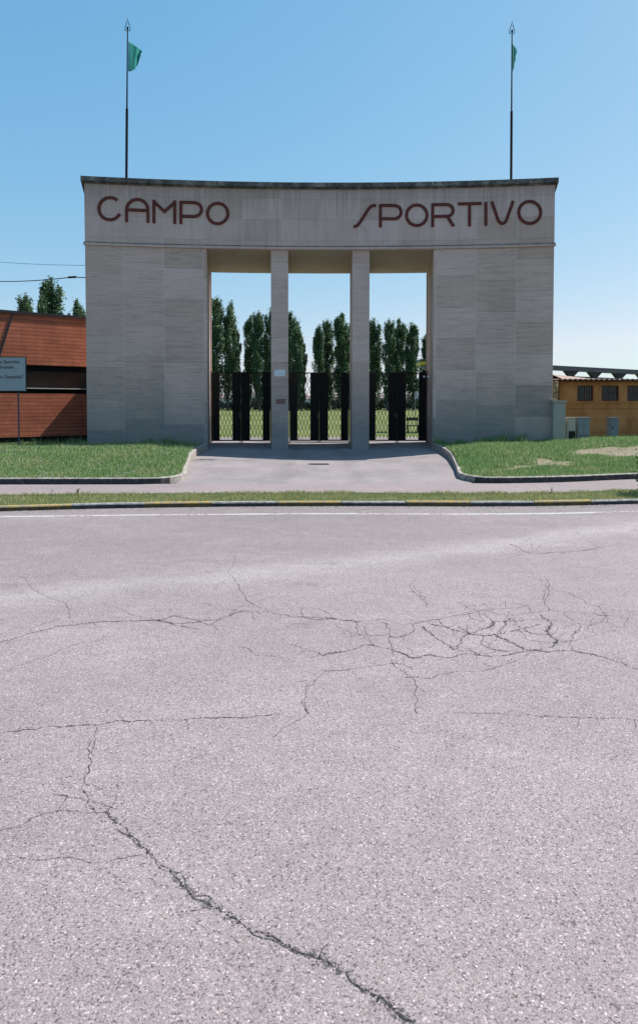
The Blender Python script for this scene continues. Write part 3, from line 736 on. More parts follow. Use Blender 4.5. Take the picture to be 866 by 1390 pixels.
# lawns
def lawn_z(side, x, y):
    y0 = yw(x); t = sm(y0 + .1, 19.0, y); ax = abs(x)
    crest = .29 if side < 0 else .32 + .17 * sm(7.0, 9.5, x)
    z = -.02 + (crest + .02) * t
    back = sm(19.4, 22.5, y) * (.12 if side < 0 and ax < 8.6 else .26 if side < 0 else .10)
    inner = max(0, 1 - (ax - abs(edge_x(side, min(y, 23)))) / 1.2)
    z -= back; z -= .10 * max(0, min(1, inner)) * t
    return z + .018 * math.sin(x * 2.3 + y * 1.1) * math.sin(y * 1.9 + x * .7) * sm(y0, y0 + 1, y)
def kerb_path(side):
    P = []
    for y in [22.95, 21.5, 20, 18.5, 17, 15.8, 15.0, 14.5]: P.append((edge_x(side, y), y))
    R0 = edge_x(side, 14.5)
    for a in (25, 50, 70): P.append((R0 + side * .55 * (1 - math.cos(R(a))) + side * .0, 14.5 - (14.5 - yw(R0)) * math.sin(R(a)) * .97))
    for x in [R0 + side * (.75 + .5 * k) for k in range(17)] + [side * 16, side * 25, side * 45]: P.append((x, yw(x)))
    return P
def kerbz(side, x, y):
    inner = zfore(side * 3.6, y) + .11 + .10 * sm(15, 20, y)
    return inner if y > 14.5 else .03
kp = {}
for side in (-1, 1):
    P = kerb_path(side); kp[side] = P; mb = MB(); W = .12; sec = []
    for i, (x, y) in enumerate(P):
        a = P[max(i - 1, 0)]; b = P[min(i + 1, len(P) - 1)]; d = Vector((b[0] - a[0], b[1] - a[1], 0)).normalized(); e = Vector((d.y, -d.x, 0)) * (-1 if side > 0 else 1)
        # e points to the lawn
        if side < 0: e = Vector((d.y, -d.x, 0)) * 1
        cen = Vector((x, y, 0)); test = Vector((side * 9, 17, 0))
        if (test - cen).dot(e) < 0: e = -e
        zt = kerbz(side, x, y)
        sec.append([cen + Vector((0, 0, -.3)), cen + Vector((0, 0, zt - .015)) + e * .003, cen + e * .018 + Vector((0, 0, zt)), cen + e * W + Vector((0, 0, zt)), cen + e * W + Vector((0, 0, -.3))])
    for s0, s1 in zip(sec, sec[1:]):
        L_ = (s1[0] - s0[0]).length; n = max(1, round(L_ / .9))
        for q in range(n):
            t0, t1 = q / n, (q + 1) / n
            ga, gb = t0 + .004 / L_, t1 - .004 / L_
            A = [p.lerp(r_, ga) for p, r_ in zip(s0, s1)]; B = [p.lerp(r_, gb) for p, r_ in zip(s0, s1)]
            for k in range(4):
                mb.quad([A[k], B[k], B[k + 1], A[k + 1]])
            mb.quad(A); mb.quad(B)
    struct(mb.build('lawn_kerb', M['lawn_kerb']))
def kx(side, y):
    P = [p for p in kp[side] if abs(p[0]) < 6.5][::-1]
    best = None
    for a, b in zip(P, P[1:]):
        if min(a[1], b[1]) <= y <= max(a[1], b[1]) and a[1] != b[1]:
            x = a[0] + (b[0] - a[0]) * (y - a[1]) / (b[1] - a[1]); best = x if best is None or abs(x) < abs(best) else best
    return abs(best) if best is not None else abs(edge_x(side, 14.5)) + .9
def inside_lawn(side, x, y, m=.1):
    if y < yw(x) + m: return False
    if y < 22.9: return abs(x) > kx(side, y) + m
    return abs(x) > 4.2
def inside_lawn_old(side, x, y, m=.1):
    if y < yw(x) + m: return False
    if abs(x) < abs(edge_x(side, min(y, 23))) + m: return False
    R0 = abs(edge_x(side, 14.5))
    if y < 14.6 and abs(x) < R0 + .62 - (y - 13.7) * .55 + m * .5: return False
    return True
for side in (-1, 1):
    mb = MB(); bv = []
    xs = [k * .25 for k in range(0, 61)] + [16, 17, 20, 26, 34, 45]; base = 2.4
    ysl = [13.3 + .04 * k for k in range(40)] + [14.9 + .25 * k for k in range(42)] + [26, 28, 34 if side > 0 else 30]
    grid = {}
    def gp(i, j):
        if (i, j) not in grid:
            x = side * (base + xs[i]); y = ysl[j]
            yy = max(y, yw(x) + .05)
            # keep the sheet behind the kerb line
            ex = kx(side, min(yy, 22.9)) + .07
            if yy > 22.9: ex = 4.45
            xx = side * max(abs(x), ex)
            z = lawn_z(side, xx, yy)
            if yy > 23.4 and abs(xx) < 9.4: z = min(z, 0) - .1
            grid[i, j] = (xx, yy, z)
        return grid[i, j]
    for i in range(len(xs) - 1):
        for j in range(len(ysl) - 1):
            q = [gp(i, j), gp(i + 1, j), gp(i + 1, j + 1), gp(i, j + 1)]
            if len({(round(a[0], 3), round(a[1], 3)) for a in q}) < 3: continue
            if side > 0: pass
            else: q = q[::-1]
            mb.quad(q)
    o = mb.build('lawn', M['soil'], None, True)
    at = o.data.attributes.new('bare', 'FLOAT', 'POINT')
    at.data.foreach_set('value', [max(bare(v.co.x, v.co.y)) if side > 0 else 0.0 for v in o.data.vertices]); weld(o); struct(o)
def grass(name, pts, hmin, hmax, wid, mats, flower=0.0):
    n = len(pts); V = np.zeros((n * 3, 3)); P = np.array(pts)
    ang = rng.uniform(0, 2 * math.pi, n); h = rng.uniform(hmin, hmax, n) * P[:, 3]; w = rng.uniform(.6, 1.3, n) * wid
    lean = rng.uniform(0, .75, n) * h; la = rng.uniform(0, 2 * math.pi, n)
    V[0::3, 0] = P[:, 0] - np.cos(ang) * w; V[0::3, 1] = P[:, 1] - np.sin(ang) * w; V[0::3, 2] = P[:, 2] - .01
    V[1::3, 0] = P[:, 0] + np.cos(ang) * w; V[1::3, 1] = P[:, 1] + np.sin(ang) * w; V[1::3, 2] = P[:, 2] - .01
    V[2::3, 0] = P[:, 0] + np.cos(la) * lean; V[2::3, 1] = P[:, 1] + np.sin(la) * lean; V[2::3, 2] = P[:, 2] + h
    me = bpy.data.meshes.new(name); me.vertices.add(n * 3); me.vertices.foreach_set('co', V.ravel())
    me.loops.add(n * 3); me.loops.foreach_set('vertex_index', np.arange(n * 3, dtype=np.int32)); me.polygons.add(n)
    me.polygons.foreach_set('loop_start', np.arange(0, n * 3, 3, dtype=np.int32))
    for m in mats: me.materials.append(m)
    mi = np.zeros(n, dtype=np.int32)
    if flower: mi[rng.random(n) < flower] = 1
    me.polygons.foreach_set('material_index', mi); me.update(calc_edges=True)
    at = me.attributes.new('rnd', 'FLOAT', 'POINT'); at.data.foreach_set('value', np.repeat(rng.random(n), 3))
    o = bpy.data.objects.new(name, me); COL.objects.link(o); return o
def clump(x, y): return .5 + .5 * math.sin(x * 3.1 + 2 * math.sin(y * 2.3)) * math.sin(y * 4.3 + 1.7 * math.sin(x * 1.9))
for side in (-1, 1):
    pts = []; fl = []
    while len(pts) < 105000:
        y = 13.6 + rnd.random() ** 1.25 * (8.5 if side < 0 else 9.3); xm = .5 * y * 1.12 + .6
        x = side * rnd.uniform(2.4, xm)
        if not inside_lawn(side, x, y, .09): continue
        if y > 22.2 and abs(x) < 9.2: continue
        k = 1.0
        if side > 0:
            a, b = bare(x, y); bb = max(a, b)
            if bb + rnd.uniform(-.35, .3) > .2 and rnd.random() < .86 - .3 * clump(x * 3, y * 4): continue
            k = 1 - .5 * min(1, bb * 2)
        c = clump(x, y); pts.append((x, y, lawn_z(side, x, y), k * (.6 + .75 * c) * rnd.choice((.7, 1, 1, 1.5))))
        if side < 0 and rnd.random() < .006 * (1 + 2 * clump(x * .5 + 9, y * .6)): fl.append((x, y, lawn_z(side, x, y) + rnd.uniform(.03, .07)))
    o = grass('grass', pts, .025, .085, .0075, [M['blade']])
    struct(o, 'stuff', 'green clover-flecked lawn grass left of the forecourt' if side < 0 else 'green lawn grass with bare earth patches right of the forecourt')
    if fl:
        fm = MB()
        for x, y, z in fl:
            r = rnd.uniform(.008, .016)
            P = [(x + r * math.cos(t), y + r * math.sin(t), z) for t in (0, 1.57, 3.14, 4.71)]
            for k in range(4): fm.quad([P[k], P[(k + 1) % 4], (x, y, z + r)]); fm.quad([P[k], P[(k + 1) % 4], (x, y, z - r)])
        struct(fm.build('clover_flowers', M['petal']), 'stuff')
# taller tufts at the foot of the piers and the brick wall
pts = []
for _ in range(15000):
    x = rnd.choice([rnd.uniform(-12, -4.1), rnd.uniform(4.1, 8.3)]); y = yf(max(-WX, min(WX, x))) - abs(rnd.gauss(0, .45)) - .05
    if x < -8.3: y = rnd.uniform(20, 26)
    s_ = -1 if x < 0 else 1; c = clump(x * 1.7, y); pts.append((x, y, lawn_z(s_, x, y), .5 + 2.3 * c ** 3))
struct(grass('tall_grass', pts, .06, .18, .008, [M['blade']]), 'stuff')
pts = []
for _ in range(52000):
    x = rnd.uniform(-7.4, 7.2); t = rnd.random(); ya, yb = yk(x) + KW - .05, yp(x) + .09 + .05 * math.sin(x * 5) * math.sin(x * 2.1)
    y = ya + (yb - ya) * t; c = clump(x * 1.3, y * 1.5)
    if rnd.random() < .28 * (1 - c): continue
    pts.append((x, y, ZK - .012 + .025 * sm(-.2, 0, y - yp(x)), .55 + .7 * c))
struct(grass('verge_grass', pts, .02, .062, .0065, [M['blade_verge']]), 'stuff')
# back area
mb = MB(); mb.quad([(-70, 27.8, -.02), (70, 27.8, -.02), (70, 31.6, -.02), (-70, 31.6, -.02)]); struct(mb.build('inner_path', M['forecourt']))
mb = MB(); mb.quad([(-900, 31.5, -.03), (900, 31.5, -.03), (900, 2500, -.03), (-900, 2500, -.03)]); struct(mb.build('sports_field', M['field']))

# ------------------------------------------------------------------ small weeds
def weed(u, v, z, h, n, label, mat='shrub_leaf'):
    q = gz(u, v, z); mb = MB(); g = thing('weed', label, 'weed', (q.x, q.y, z))
    st = MB()
    for i in range(n):
        a = rnd.uniform(0, 6.28); l = h * rnd.uniform(.6, 1); dx, dy = math.cos(a) * l * .35, math.sin(a) * l * .35
        st.tube([(0, 0, 0), (dx * .4, dy * .4, l * .6), (dx, dy, l)], [.004, .003, .0015], 4)
        for k in range(5):
            t = .25 + .17 * k; c = Vector((dx * t, dy * t, l * t)); b = rnd.uniform(0, 6.28); w = h * .16
            e = Vector((math.cos(b), math.sin(b), .4)) * w; f = Vector((-math.sin(b), math.cos(b), 0)) * w * .4
            mb.quad([c, c + e * .5 + f, c + e, c + e * .5 - f])
    st.build('stem', M['hedge_wood'], g); mb.build('leaves', M[mat], g)
weed(71, 668.5, ZP, .07, 5, 'tiny dark weed at the verge edge, leftmost of the three weeds by the footpath')
weed(106, 670, ZP, .12, 8, 'dark leafy weed beside the footpath in front of the left lawn')
weed(749, 668.5, ZP, .12, 6, 'single dark weed on the footpath edge in front of the right lawn')
weed(305, 684.5, ZR, .10, 5, 'small green weed growing at the foot of a grey kerb stone')

# ------------------------------------------------------------------ left brick building
WB = R(36.5)
P0 = gy(119, 433, 28.2)                       # right end of the wall
bx = thing('brick_building', 'red block building with dark window band left of the portal', 'building', (P0.x, P0.y, 0), None, WB)
# local frame: +x runs to the right/back along the wall, -y faces the camera
def wz(v, u=119): return gy(u, v, 28.2).z
zt = wz(433); zb1 = wz(497.7); zb2 = wz(505); zs = wz(527.6); zl = wz(534.6)
Lw = 22.0
mb = MB(); mb.box((-Lw, 0, zb1), (0.6, 6, zt)); mb.build('upper_wall', M['brick'], bx)
mb = MB(); mb.box((-Lw, 0, .25), (0.6, 6, zl)); mb.build('lower_wall', M['brick'], bx)
mb = MB(); mb.box((-Lw, .2, zl + .001), (0.6, 5.9, zs - .03)); mb.build('sill_shade_strip', M['dark_strip'], bx)  # black strip standing in for the shadow under the sill
mb = MB(); mb.box((-Lw, .25, zb2), (0.6, .319, zb1 - .002)); mb.build('band_top_shade', M['dark_strip'], bx)  # overhang shadow on the window band, built as a black strip
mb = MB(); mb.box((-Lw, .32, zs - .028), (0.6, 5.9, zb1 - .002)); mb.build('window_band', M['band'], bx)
mb = MB(); mb.box((-Lw, -.02, zs - .028), (0.55, .318, zs + .012)); mb.build('sill', M['sill'], bx)
mb = MB(); mb.box((-Lw, .03, -.6), (0.6, 5.9, .249)); mb.build('dark_strip', M['dark_strip'], bx)  # near-black base strip along the foot of the wall
mb = MB(); mb.box((-Lw - .05, -.06, zt), (0.66, 6.05, zt + .11)); mb.build('roof_coping', M['coping'], bx)
for k in range(6): MB().box((-3.6 * k - 3.2, .29, zs + .013), (-3.6 * k - 3.15, .315, zb2 - .002)).build('band_mullion', M['coping'], bx)
pd = MB().tube([(-3.02, -.01, zt + .02), (-3.62, -.01, zb1 + .05)], .04, 8); pd.build('dark_diagonal', M['coping'], bx)  # dark slanting tube across the upper wall
# unseen wall added behind the left pier to cast shade on the brick wall
Bc = ap(-WX, TH, 0); lw = Bc - Vector((P0.x, P0.y, 0)); lw.z = 0
lk = MB(); Ll = lw.length
lk.box((-.35, 0, -.5), (Ll, .25, 2.85)); o = lk.build('shadow_caster_wall', M['brick'])
o.location = (P0.x + .1, P0.y, 0); o.rotation_euler = (0, 0, math.atan2(lw.y, lw.x)); tag(o, 'unseen low red wall added behind the left pier to shade the brick building', 'wall')

# ------------------------------------------------------------------ information sign on two posts
ys_ = 22.6; TR = gy(35.2, 484, ys_); BR = gy(35.2, 531, ys_); pc = gy(23.8, 540, ys_)
Wd = 1.58; Hh = TR.z - BR.z
sg = thing('information_sign', 'pale blue-grey name sign on thin posts in front of the red brick building', 'sign', (TR.x - Wd / 2, ys_, .1))
bd = MB(); bd.box((-Wd / 2, -.0, BR.z - .1), (Wd / 2, .03, TR.z - .1)); bo = bevel(bd.build('sign_board', M['sign_edge'], sg), .03, 3)
m_ = .025; fb = MB(); fb.box((-Wd / 2 + m_, -.004, BR.z - .1 + m_), (Wd / 2 - m_, -.001, TR.z - .1 - m_)); fb.build('sign_face', M['sign_face'], bo)
for x in (pc.x - sg.location.x, -(pc.x - sg.location.x)):
    MB().tube([(x, .06, -.4), (x, .06, TR.z - .15)], .028, 10).build('post', M['canopy_steel'], sg, True)
def text(body, size, x, z, parent, mat, ext=.002):
    cu = bpy.data.curves.new('sign_text', 'FONT'); cu.body = body; cu.size = size; cu.align_x = 'CENTER'; cu.align_y = 'CENTER'; cu.extrude = ext; cu.offset = size * .012
    to = bpy.data.objects.new('sign_text', cu); dg = bpy.context.evaluated_depsgraph_get(); COL.objects.link(to)
    bpy.context.view_layer.update(); me = bpy.data.meshes.new_from_object(to.evaluated_get(bpy.context.evaluated_depsgraph_get()))
    bpy.data.objects.remove(to); me.materials.clear(); me.materials.append(mat)
    o = bpy.data.objects.new('sign_text', me); COL.objects.link(o); o.parent = parent; o.location = (x, -.006, z); o.rotation_euler = (R(90), 0, 0)
    return o
zz = lambda v: gy(30, v, ys_).z - .1
text('Campo Sportivo', .165, .02, zz(491), bo, M['sign_text'])
text('Comunale', .165, .02, zz(498), bo, M['sign_text'])
text('"Umberto Zampolini"', .155, .02, zz(511.5), bo, M['sign_text'])

# ------------------------------------------------------------------ right side: cabinets, post, ochre building, canopy
def cab(name, u0, u1, v0, vb, y, dep, mat, label, cat, parts):
    a = gy(u0, v0, y); b = gy(u1, vb, y); g = thing(name, label, cat, ((a.x + b.x) / 2, y, b.z - .12)); w = (b.x - a.x) / 2; h = a.z - b.z + .12
    bevel(MB().box((-w, 0, 0), (w, dep, h)).build('body', mat, g), .012)
    parts(g, w, h, dep); return g
def p_post(g, w, h, d):
    bevel(MB().box((-w - .04, -.04, h), (w + .04, d + .04, h + .07)).build('cap', M['post_conc'], g), .015)
cab('gate_post', 751.5, 767, 546, 600, 22.4, .42, M['post_conc'], 'tall pale concrete post touching the right edge of the right pier', 'post', p_post)
def p_beige(g, w, h, d):
    MB().box((-w - .015, -.03, h), (w + .015, d, h + .03)).build('lid', M['cab_beige'], g)
    MB().box((-w + .06, -.012, .1), (w - .01, -.002, h * .5)).build('open_compartment', M['dark_gap'], g)
    MB().box((-w + .03, -.016, h * .54), (w - .02, -.002, h - .04)).build('door', M['cab_beige'], g)
cab('utility_cabinet', 769.8, 780.6, 567.5, 598, 22.5, .25, M['cab_beige'], 'narrow beige utility cabinet with a dark open lower compartment', 'cabinet', p_beige)
def p_grey(g, w, h, d):
    MB().box((-w - .02, -.03, h), (w + .02, d, h + .035)).build('lid', M['cab_grey'], g)
    for s in (-1, 1):
        dd = MB().box((-w + .02 if s < 0 else .006, -.014, .14), (-.006 if s < 0 else w - .02, -.002, h - .04)).build('door', M['cab_grey'], g)
        mb = MB()
        for k in range(3): mb.box(((-w + .08 if s < 0 else .05), -.02, .22 + .05 * k), ((-.05 if s < 0 else w - .08), -.015, .24 + .05 * k))
        mb.build('vent', M['dark_gap'], dd)
cab('utility_cabinet', 784, 800, 567.5, 598.5, 22.6, .3, M['cab_grey'], 'wide grey two-door utility cabinet between the beige cabinet and the slim one', 'cabinet', p_grey)
def p_slim(g, w, h, d):
    MB().box((-w - .015, -.02, h), (w + .015, d, h + .03)).build('lid', M['cab_blue'], g)
    dd = MB().box((-w + .02, -.014, .13), (w - .02, -.002, h - .04)).build('door', M['cab_blue'], g)
    MB().box((-w + .07, -.03, h * .58), (-w + .10, -.015, h * .68)).build('handle', M['dark_gap'], dd)
cab('utility_cabinet', 828, 839, 567.5, 597.5, 22.6, .25, M['cab_blue'], 'slim blue-grey utility cabinet standing alone, rightmost by the ochre wall', 'cabinet', p_slim)
YO = 24.6
q0 = gy(758.5, 597, YO); g0 = gy(758.5, 517, YO); Lo = 17.
ob = thing('ochre_building', 'low ochre rendered building with barred windows right of the portal', 'building', (q0.x, YO, 0))
zo = lambda v: gy(800, v, YO).z
xo = lambda u: gy(u, 540, YO).x - q0.x
wins = [(783.5, 805.5), (816.5, 840), (851.5, 874), (886, 909), (920, 943)]
z0w, z1w, ztop = zo(544), zo(523), zo(517.5)
mb = MB(); T = .25
mb.box((0, 0, -.6), (Lo, T, z0w)); mb.box((0, 0, z1w), (Lo, T, ztop))
ed = [0] + [c for a, b in wins for c in (xo(a), xo(b))] + [Lo]
for a, b in zip(ed[0::2], ed[1::2]): mb.box((a, .001, z0w), (b, T, z1w))
mb.box((0, T, -.6), (.2, 7, ztop)); mb.box((Lo - .2, T, -.6), (Lo, 7, ztop)); mb.box((0, 6.8, -.6), (Lo, 7, ztop))
mb.build('wall', M['orange'], ob)
for v0, v1, dp in ((545, 546.3, .035), (548.2, 549.2, .02), (552.6, 553.8, .03), (569, 569.8, .012), (585.5, 586.3, .012)):
    MB().box((0.0, -dp, zo(v1)), (Lo, -.001, zo(v0))).build('moulding', M['orange'], ob)
for a, b in wins:
    x0, x1 = xo(a), xo(b); f = .035
    fr = MB(); fr.box((x0, .05, z0w), (x0 + f, .12, z1w)); fr.box((x1 - f, .05, z0w), (x1, .12, z1w)); fr.box((x0 + f, .05, z1w - f), (x1 - f, .12, z1w)); fr.box((x0 + f, .05, z0w), (x1 - f, .12, z0w + f))
    fr.box(((x0 + x1) / 2 - .015, .06, z0w + f), ((x0 + x1) / 2 + .015, .11, z1w - f))
    fo = fr.build('window', M['window_red'], ob)
    MB().box((x0 + f, .085, z0w + f), (x1 - f, .09, z1w - f)).build('pane', M['dark_glass'], fo)
    br = MB(); n = 7
    for k in range(1, n): xx = x0 + (x1 - x0) * k / n; br.box((xx - .006, .015, z0w), (xx + .006, .03, z1w))
    br.box((x0, .012, (z0w + z1w) / 2), (x1, .03, (z0w + z1w) / 2 + .015)); br.build('window_bars', M['bars'], fo)
# tiled roof with round tile ends
mb = MB(); e0 = ztop; pitch_ = .02; ov = .3
mb.box((-.15, -ov + .05, ztop + .0), (Lo + .2, -.0, ztop + .03))
rf = MB(); nt = int((Lo + .4) / .2)
for k in range(nt):
    xx = -.2 + .2 * k
    for j in range(6):
        a0, a1 = math.pi * j / 6, math.pi * (j + 1) / 6; r = .055
        p = [(xx + .1 - r * math.cos(a0), r * math.sin(a0)), (xx + .1 - r * math.cos(a1), r * math.sin(a1))]
        rf.quad([(p[0][0], -ov, e0 + .04 + p[0][1]), (p[1][0], -ov, e0 + .04 + p[1][1]), (p[1][0], 3.6, e0 + .04 + p[1][1] + pitch_ * 3.9), (p[0][0], 3.6, e0 + .04 + p[0][1] + pitch_ * 3.9)])
    rf.quad([(xx, -ov + .02, e0 + .035), (xx + .2, -ov + .02, e0 + .035), (xx + .2, 3.6, e0 + .035 + pitch_ * 3.9), (xx, 3.6, e0 + .035 + pitch_ * 3.9)])
rf.quad([(-.2, 3.6, e0 + .12), (Lo + .2, 3.6, e0 + .12), (Lo + .2, 7.2, e0 + .05), (-.2, 7.2, e0 + .05)])
ro = rf.build('roof', M['tile'], ob)
hp = MB(); a_ = gy(748, 507.5, YO + 1.2) - q0; b_ = gy(800, 513.5, YO + 1.2) - q0
hp.quad([(a_.x, .3 - ov, e0 + .1), (b_.x + .5, .3 - ov, e0 + .1), (b_.x, 1.2, b_.z + q0.z), (a_.x, 1.2, a_.z + q0.z)]); hp.quad([(a_.x, 1.2, a_.z + q0.z), (b_.x, 1.2, b_.z + q0.z), (b_.x + .5, 2.6, e0 + .1), (a_.x, 2.6, e0 + .1)])
hp.build('raised_roof', M['tile'], ob)
mb.build('eave_board', M['dark_gap'], ob)
rp = MB(); a = gy(749, 517, 24.2); b = gy(757.5, 545, 24.2); rp.box((0, 0, 0), (b.x - a.x, .5, a.z + .3)); o = bevel(rp.build('stone_pillar', M['rubble']), .03); o.location = (a.x, 24.2, -.3)
tag(o, 'yellowish rubble stone pillar between the portal and the ochre building', 'pillar')
# canopy of the stand behind
yc0, yc1 = 40.0, 44.0
A = gy(735, 498, yc0); B = gy(930, 508, yc1)
cn = thing('stand_canopy', 'grey steel stand canopy rising above the ochre building roof', 'canopy', (A.x, A.y, 0))
d = B - A; L = math.hypot(d.x, d.y); cn.rotation_euler = (0, 0, math.atan2(d.y, d.x)); ang = math.atan2(d.z, L)
b1 = MB(); Mx = Matrix.Translation((0, 0, A.z)) @ Matrix.Rotation(-ang, 4, 'Y')
b1.box((0, 0, -.15), (L, .4, .15), M4=Mx); b1.build('canopy_roof', M['canopy_steel'], cn)
b2 = MB(); b2.box((0, .1, -.62), (L, .3, -.47), M4=Mx); b2.build('lower_beam', M['canopy_dark'], cn)
for u in (768, 805, 845, 885):
    q = gy(u, 503, (yc0 + yc1) / 2); s = (q.x - A.x) / math.cos(math.atan2(d.y, d.x)); br = MB()
    P = [(s - .55, -.15), (s + .55, -.15), (s + .16, -.5), (s - .16, -.5)]
    f_ = [Mx @ Vector((p[0], .1, p[1])) for p in P]; k_ = [Mx @ Vector((p[0], .35, p[1])) for p in P]
    br.quad(f_); br.quad(k_[::-1])
    for i in range(4): br.quad([f_[i], f_[(i + 1) % 4], k_[(i + 1) % 4], k_[i]])
    bk = br.build('bracket', M['canopy_dark'], cn)
    MB().box((s - .1, .15, 0), (s + .1, .3, (Mx @ Vector((s, 0, -.5))).z)).build('support_post', M['canopy_dark'], cn)

# ------------------------------------------------------------------ behind the gates
yb = 38.; a = gy(570.5, 487, yb); b = gy(600, 499, yb)
bt = thing('steel_shelter', 'dark green and yellow shelter beam seen behind the right pier edge', 'shelter', (a.x, yb, 0))
MB().box((0, 0, gy(575, 490.5, yb).z), (3.4, 1.6, a.z)).build('roof_beam', M['green_beam'], bt)
MB().box((0.02, .05, gy(575, 494, yb).z), (3.4, 1.5, gy(575, 490.7, yb).z)).build('yellow_band', M['yellow_paint'], bt)
MB().box((0.3, .1, gy(575, 500, yb).z), (3.4, 1.4, gy(575, 494.2, yb).z)).build('lower_beam', M['green_beam'], bt)
for x in (1.2, 3.2): MB().box((x, .6, 0), (x + .12, .72, gy(575, 500, yb).z)).build('post', M['green_beam'], bt)
yb = 36.; a = gy(553, 567, yb); b = gy(569, 579, yb)
bn = thing('park_bench', 'small dark green bench on the grass behind the right gate', 'bench', (a.x, yb, 0)); w = b.x - a.x
MB().box((0, 0, .36), (w, .4, .42)).build('seat', M['green_beam'], bn)
MB().box((0, .38, .68), (w, .42, .86)).build('backrest', M['green_beam'], bn)
for x in (.03, w - .07): MB().box((x, .02, -.03), (x + .04, .4, .36)).box((x, .36, .36), (x + .04, .379, .86)).build('leg', M['black_iron'], bn)
yb = 60.; a = gy(563, 531, yb); b = gy(571, 541, yb)
wb_ = thing('white_board', 'small white notice board on posts seen through the right gate', 'board', (a.x, yb, 0))
MB().box((0, 0, b.z), (b.x - a.x, .05, a.z)).build('panel', M['white_paint'], wb_)
for x in (.03, b.x - a.x - .07): MB().box((x, .05, -.03), (x + .05, .1, a.z)).build('post', M['steel'], wb_)

# ------------------------------------------------------------------ trees
def leafmesh(name, C, size, mats, per=1):
    n = len(C); C = np.array(C); V = np.zeros((n, 4, 3))
    nrm = rng.normal(size=(n, 3)); nrm[:, 2] += .4; nrm /= np.linalg.norm(nrm, axis=1)[:, None]
    t = np.cross(nrm, rng.normal(size=(n, 3))); t /= np.linalg.norm(t, axis=1)[:, None]; b = np.cross(nrm, t)
    s = rng.uniform(.55, 1.25, n)[:, None] * size; l = s * 1.25
    V[:, 0] = C - t * l; V[:, 1] = C + b * s * .6; V[:, 2] = C + t * l; V[:, 3] = C - b * s * .6
    me = bpy.data.meshes.new(name); me.vertices.add(n * 4); me.vertices.foreach_set('co', V.ravel()); me.loops.add(n * 4)
    me.loops.foreach_set('vertex_index', np.arange(n * 4, dtype=np.int32)); me.polygons.add(n)
    me.polygons.foreach_set('loop_start', np.arange(0, n * 4, 4, dtype=np.int32)); me.materials.append(mats); me.update(calc_edges=True)
    at = me.attributes.new('rnd', 'FLOAT', 'POINT'); at.data.foreach_set('value', np.repeat(rng.random(n), 4)); return me
def poplar_mesh(seed, H=24., Wd=3.4, n=17500, low=.10, bare_low=.5):
    r = random.Random(seed); C = []; tr = MB(); tr.tube([(0, 0, -.1), (.1, .05, H * .3), (0, 0, H * .7), (0, 0, H * .97)], [.32, .24, .12, .02], 8)
    limbs = []
    for i in range(60):
        h = H * (low * .6 + (.90 - low * .6) * (i / 60) ** .95); a = r.uniform(0, 6.28)
        f_ = h / H; prof = Wd / 2 * max(.22, min(1, 2.7 * (1 - f_) + .2) ** .75) * (.78 + .22 * min(1, f_ * 5))
        out = prof * r.uniform(.55, 1.08); rise = r.uniform(.10, .20) * H * (1 - .4 * h / H)
        p0 = Vector((0, 0, h)); p1 = Vector((math.cos(a) * out * .65, math.sin(a) * out * .65, h + rise * .35)); p2 = Vector((math.cos(a) * out, math.sin(a) * out, min(H * .99, h + rise)))
        limbs.append((p0, p1, p2, h)); tr.tube([p0, p1, p2], [.06, .045, .012], 5)
    top = (Vector((0, 0, H * .75)), Vector((.1, 0, H * .88)), Vector((0, 0, H)), H * .8)
    limbs += [top, top, top]
    per = n // len(limbs)
    for p0, p1, p2, h in limbs:
        dens = 1.0 if h > H * .3 else bare_low + (1 - bare_low) * h / (H * .3)
        k = int(per * dens * r.uniform(.6, 1.4)); wr = r.uniform(.28, .52) * Wd / 3.4
        for _ in range(k):
            t = r.uniform(.18, 1.08) ** .8; p = p0.lerp(p1, t * 2) if t < .5 else p1.lerp(p2, t * 2 - 1)
            w = wr * 1.1 * (1.15 - .75 * abs(t - .55)); C.append((p.x + r.gauss(0, w * .6), p.y + r.gauss(0, w * .6), p.z + r.gauss(0, w * 1.3)))
    return leafmesh('crown', C, .19, M['leaf']), tr
protos = []
for sd, W_ in ((1, 3.3), (2, 2.7), (3, 3.8), (4, 3.1)):
    protos.append(poplar_mesh(sd, 24., W_) + (W_,))
tmesh = []
for cm, tr, W_ in protos:
    o = tr.build('trunk', M['bark']); tmesh.append(o.data); bpy.data.objects.remove(o)
def poplar(u, vtop, wpx, y, k, label, group='poplars standing in a row beyond the sports field'):
    q = gy(u, vtop, y); H = q.z; s = H / 24.; W_ = protos[k][2]; wx = wpx / F * y / W_ * 1.0
    g = thing('poplar_tree', label, 'tree', (q.x, y, -.03), group, rnd.uniform(0, 6.28)); g.rotation_euler = (R(rnd.uniform(-1.6, 1.6)), R(rnd.uniform(-1.6, 1.6)), g.rotation_euler[2]); g.scale = (wx, wx, s)
    for nm, me in (('trunk', tmesh[k]), ('crown', protos[k][0])):
        o = bpy.data.objects.new(nm, me); COL.objects.link(o); o.parent = g
YT = 170
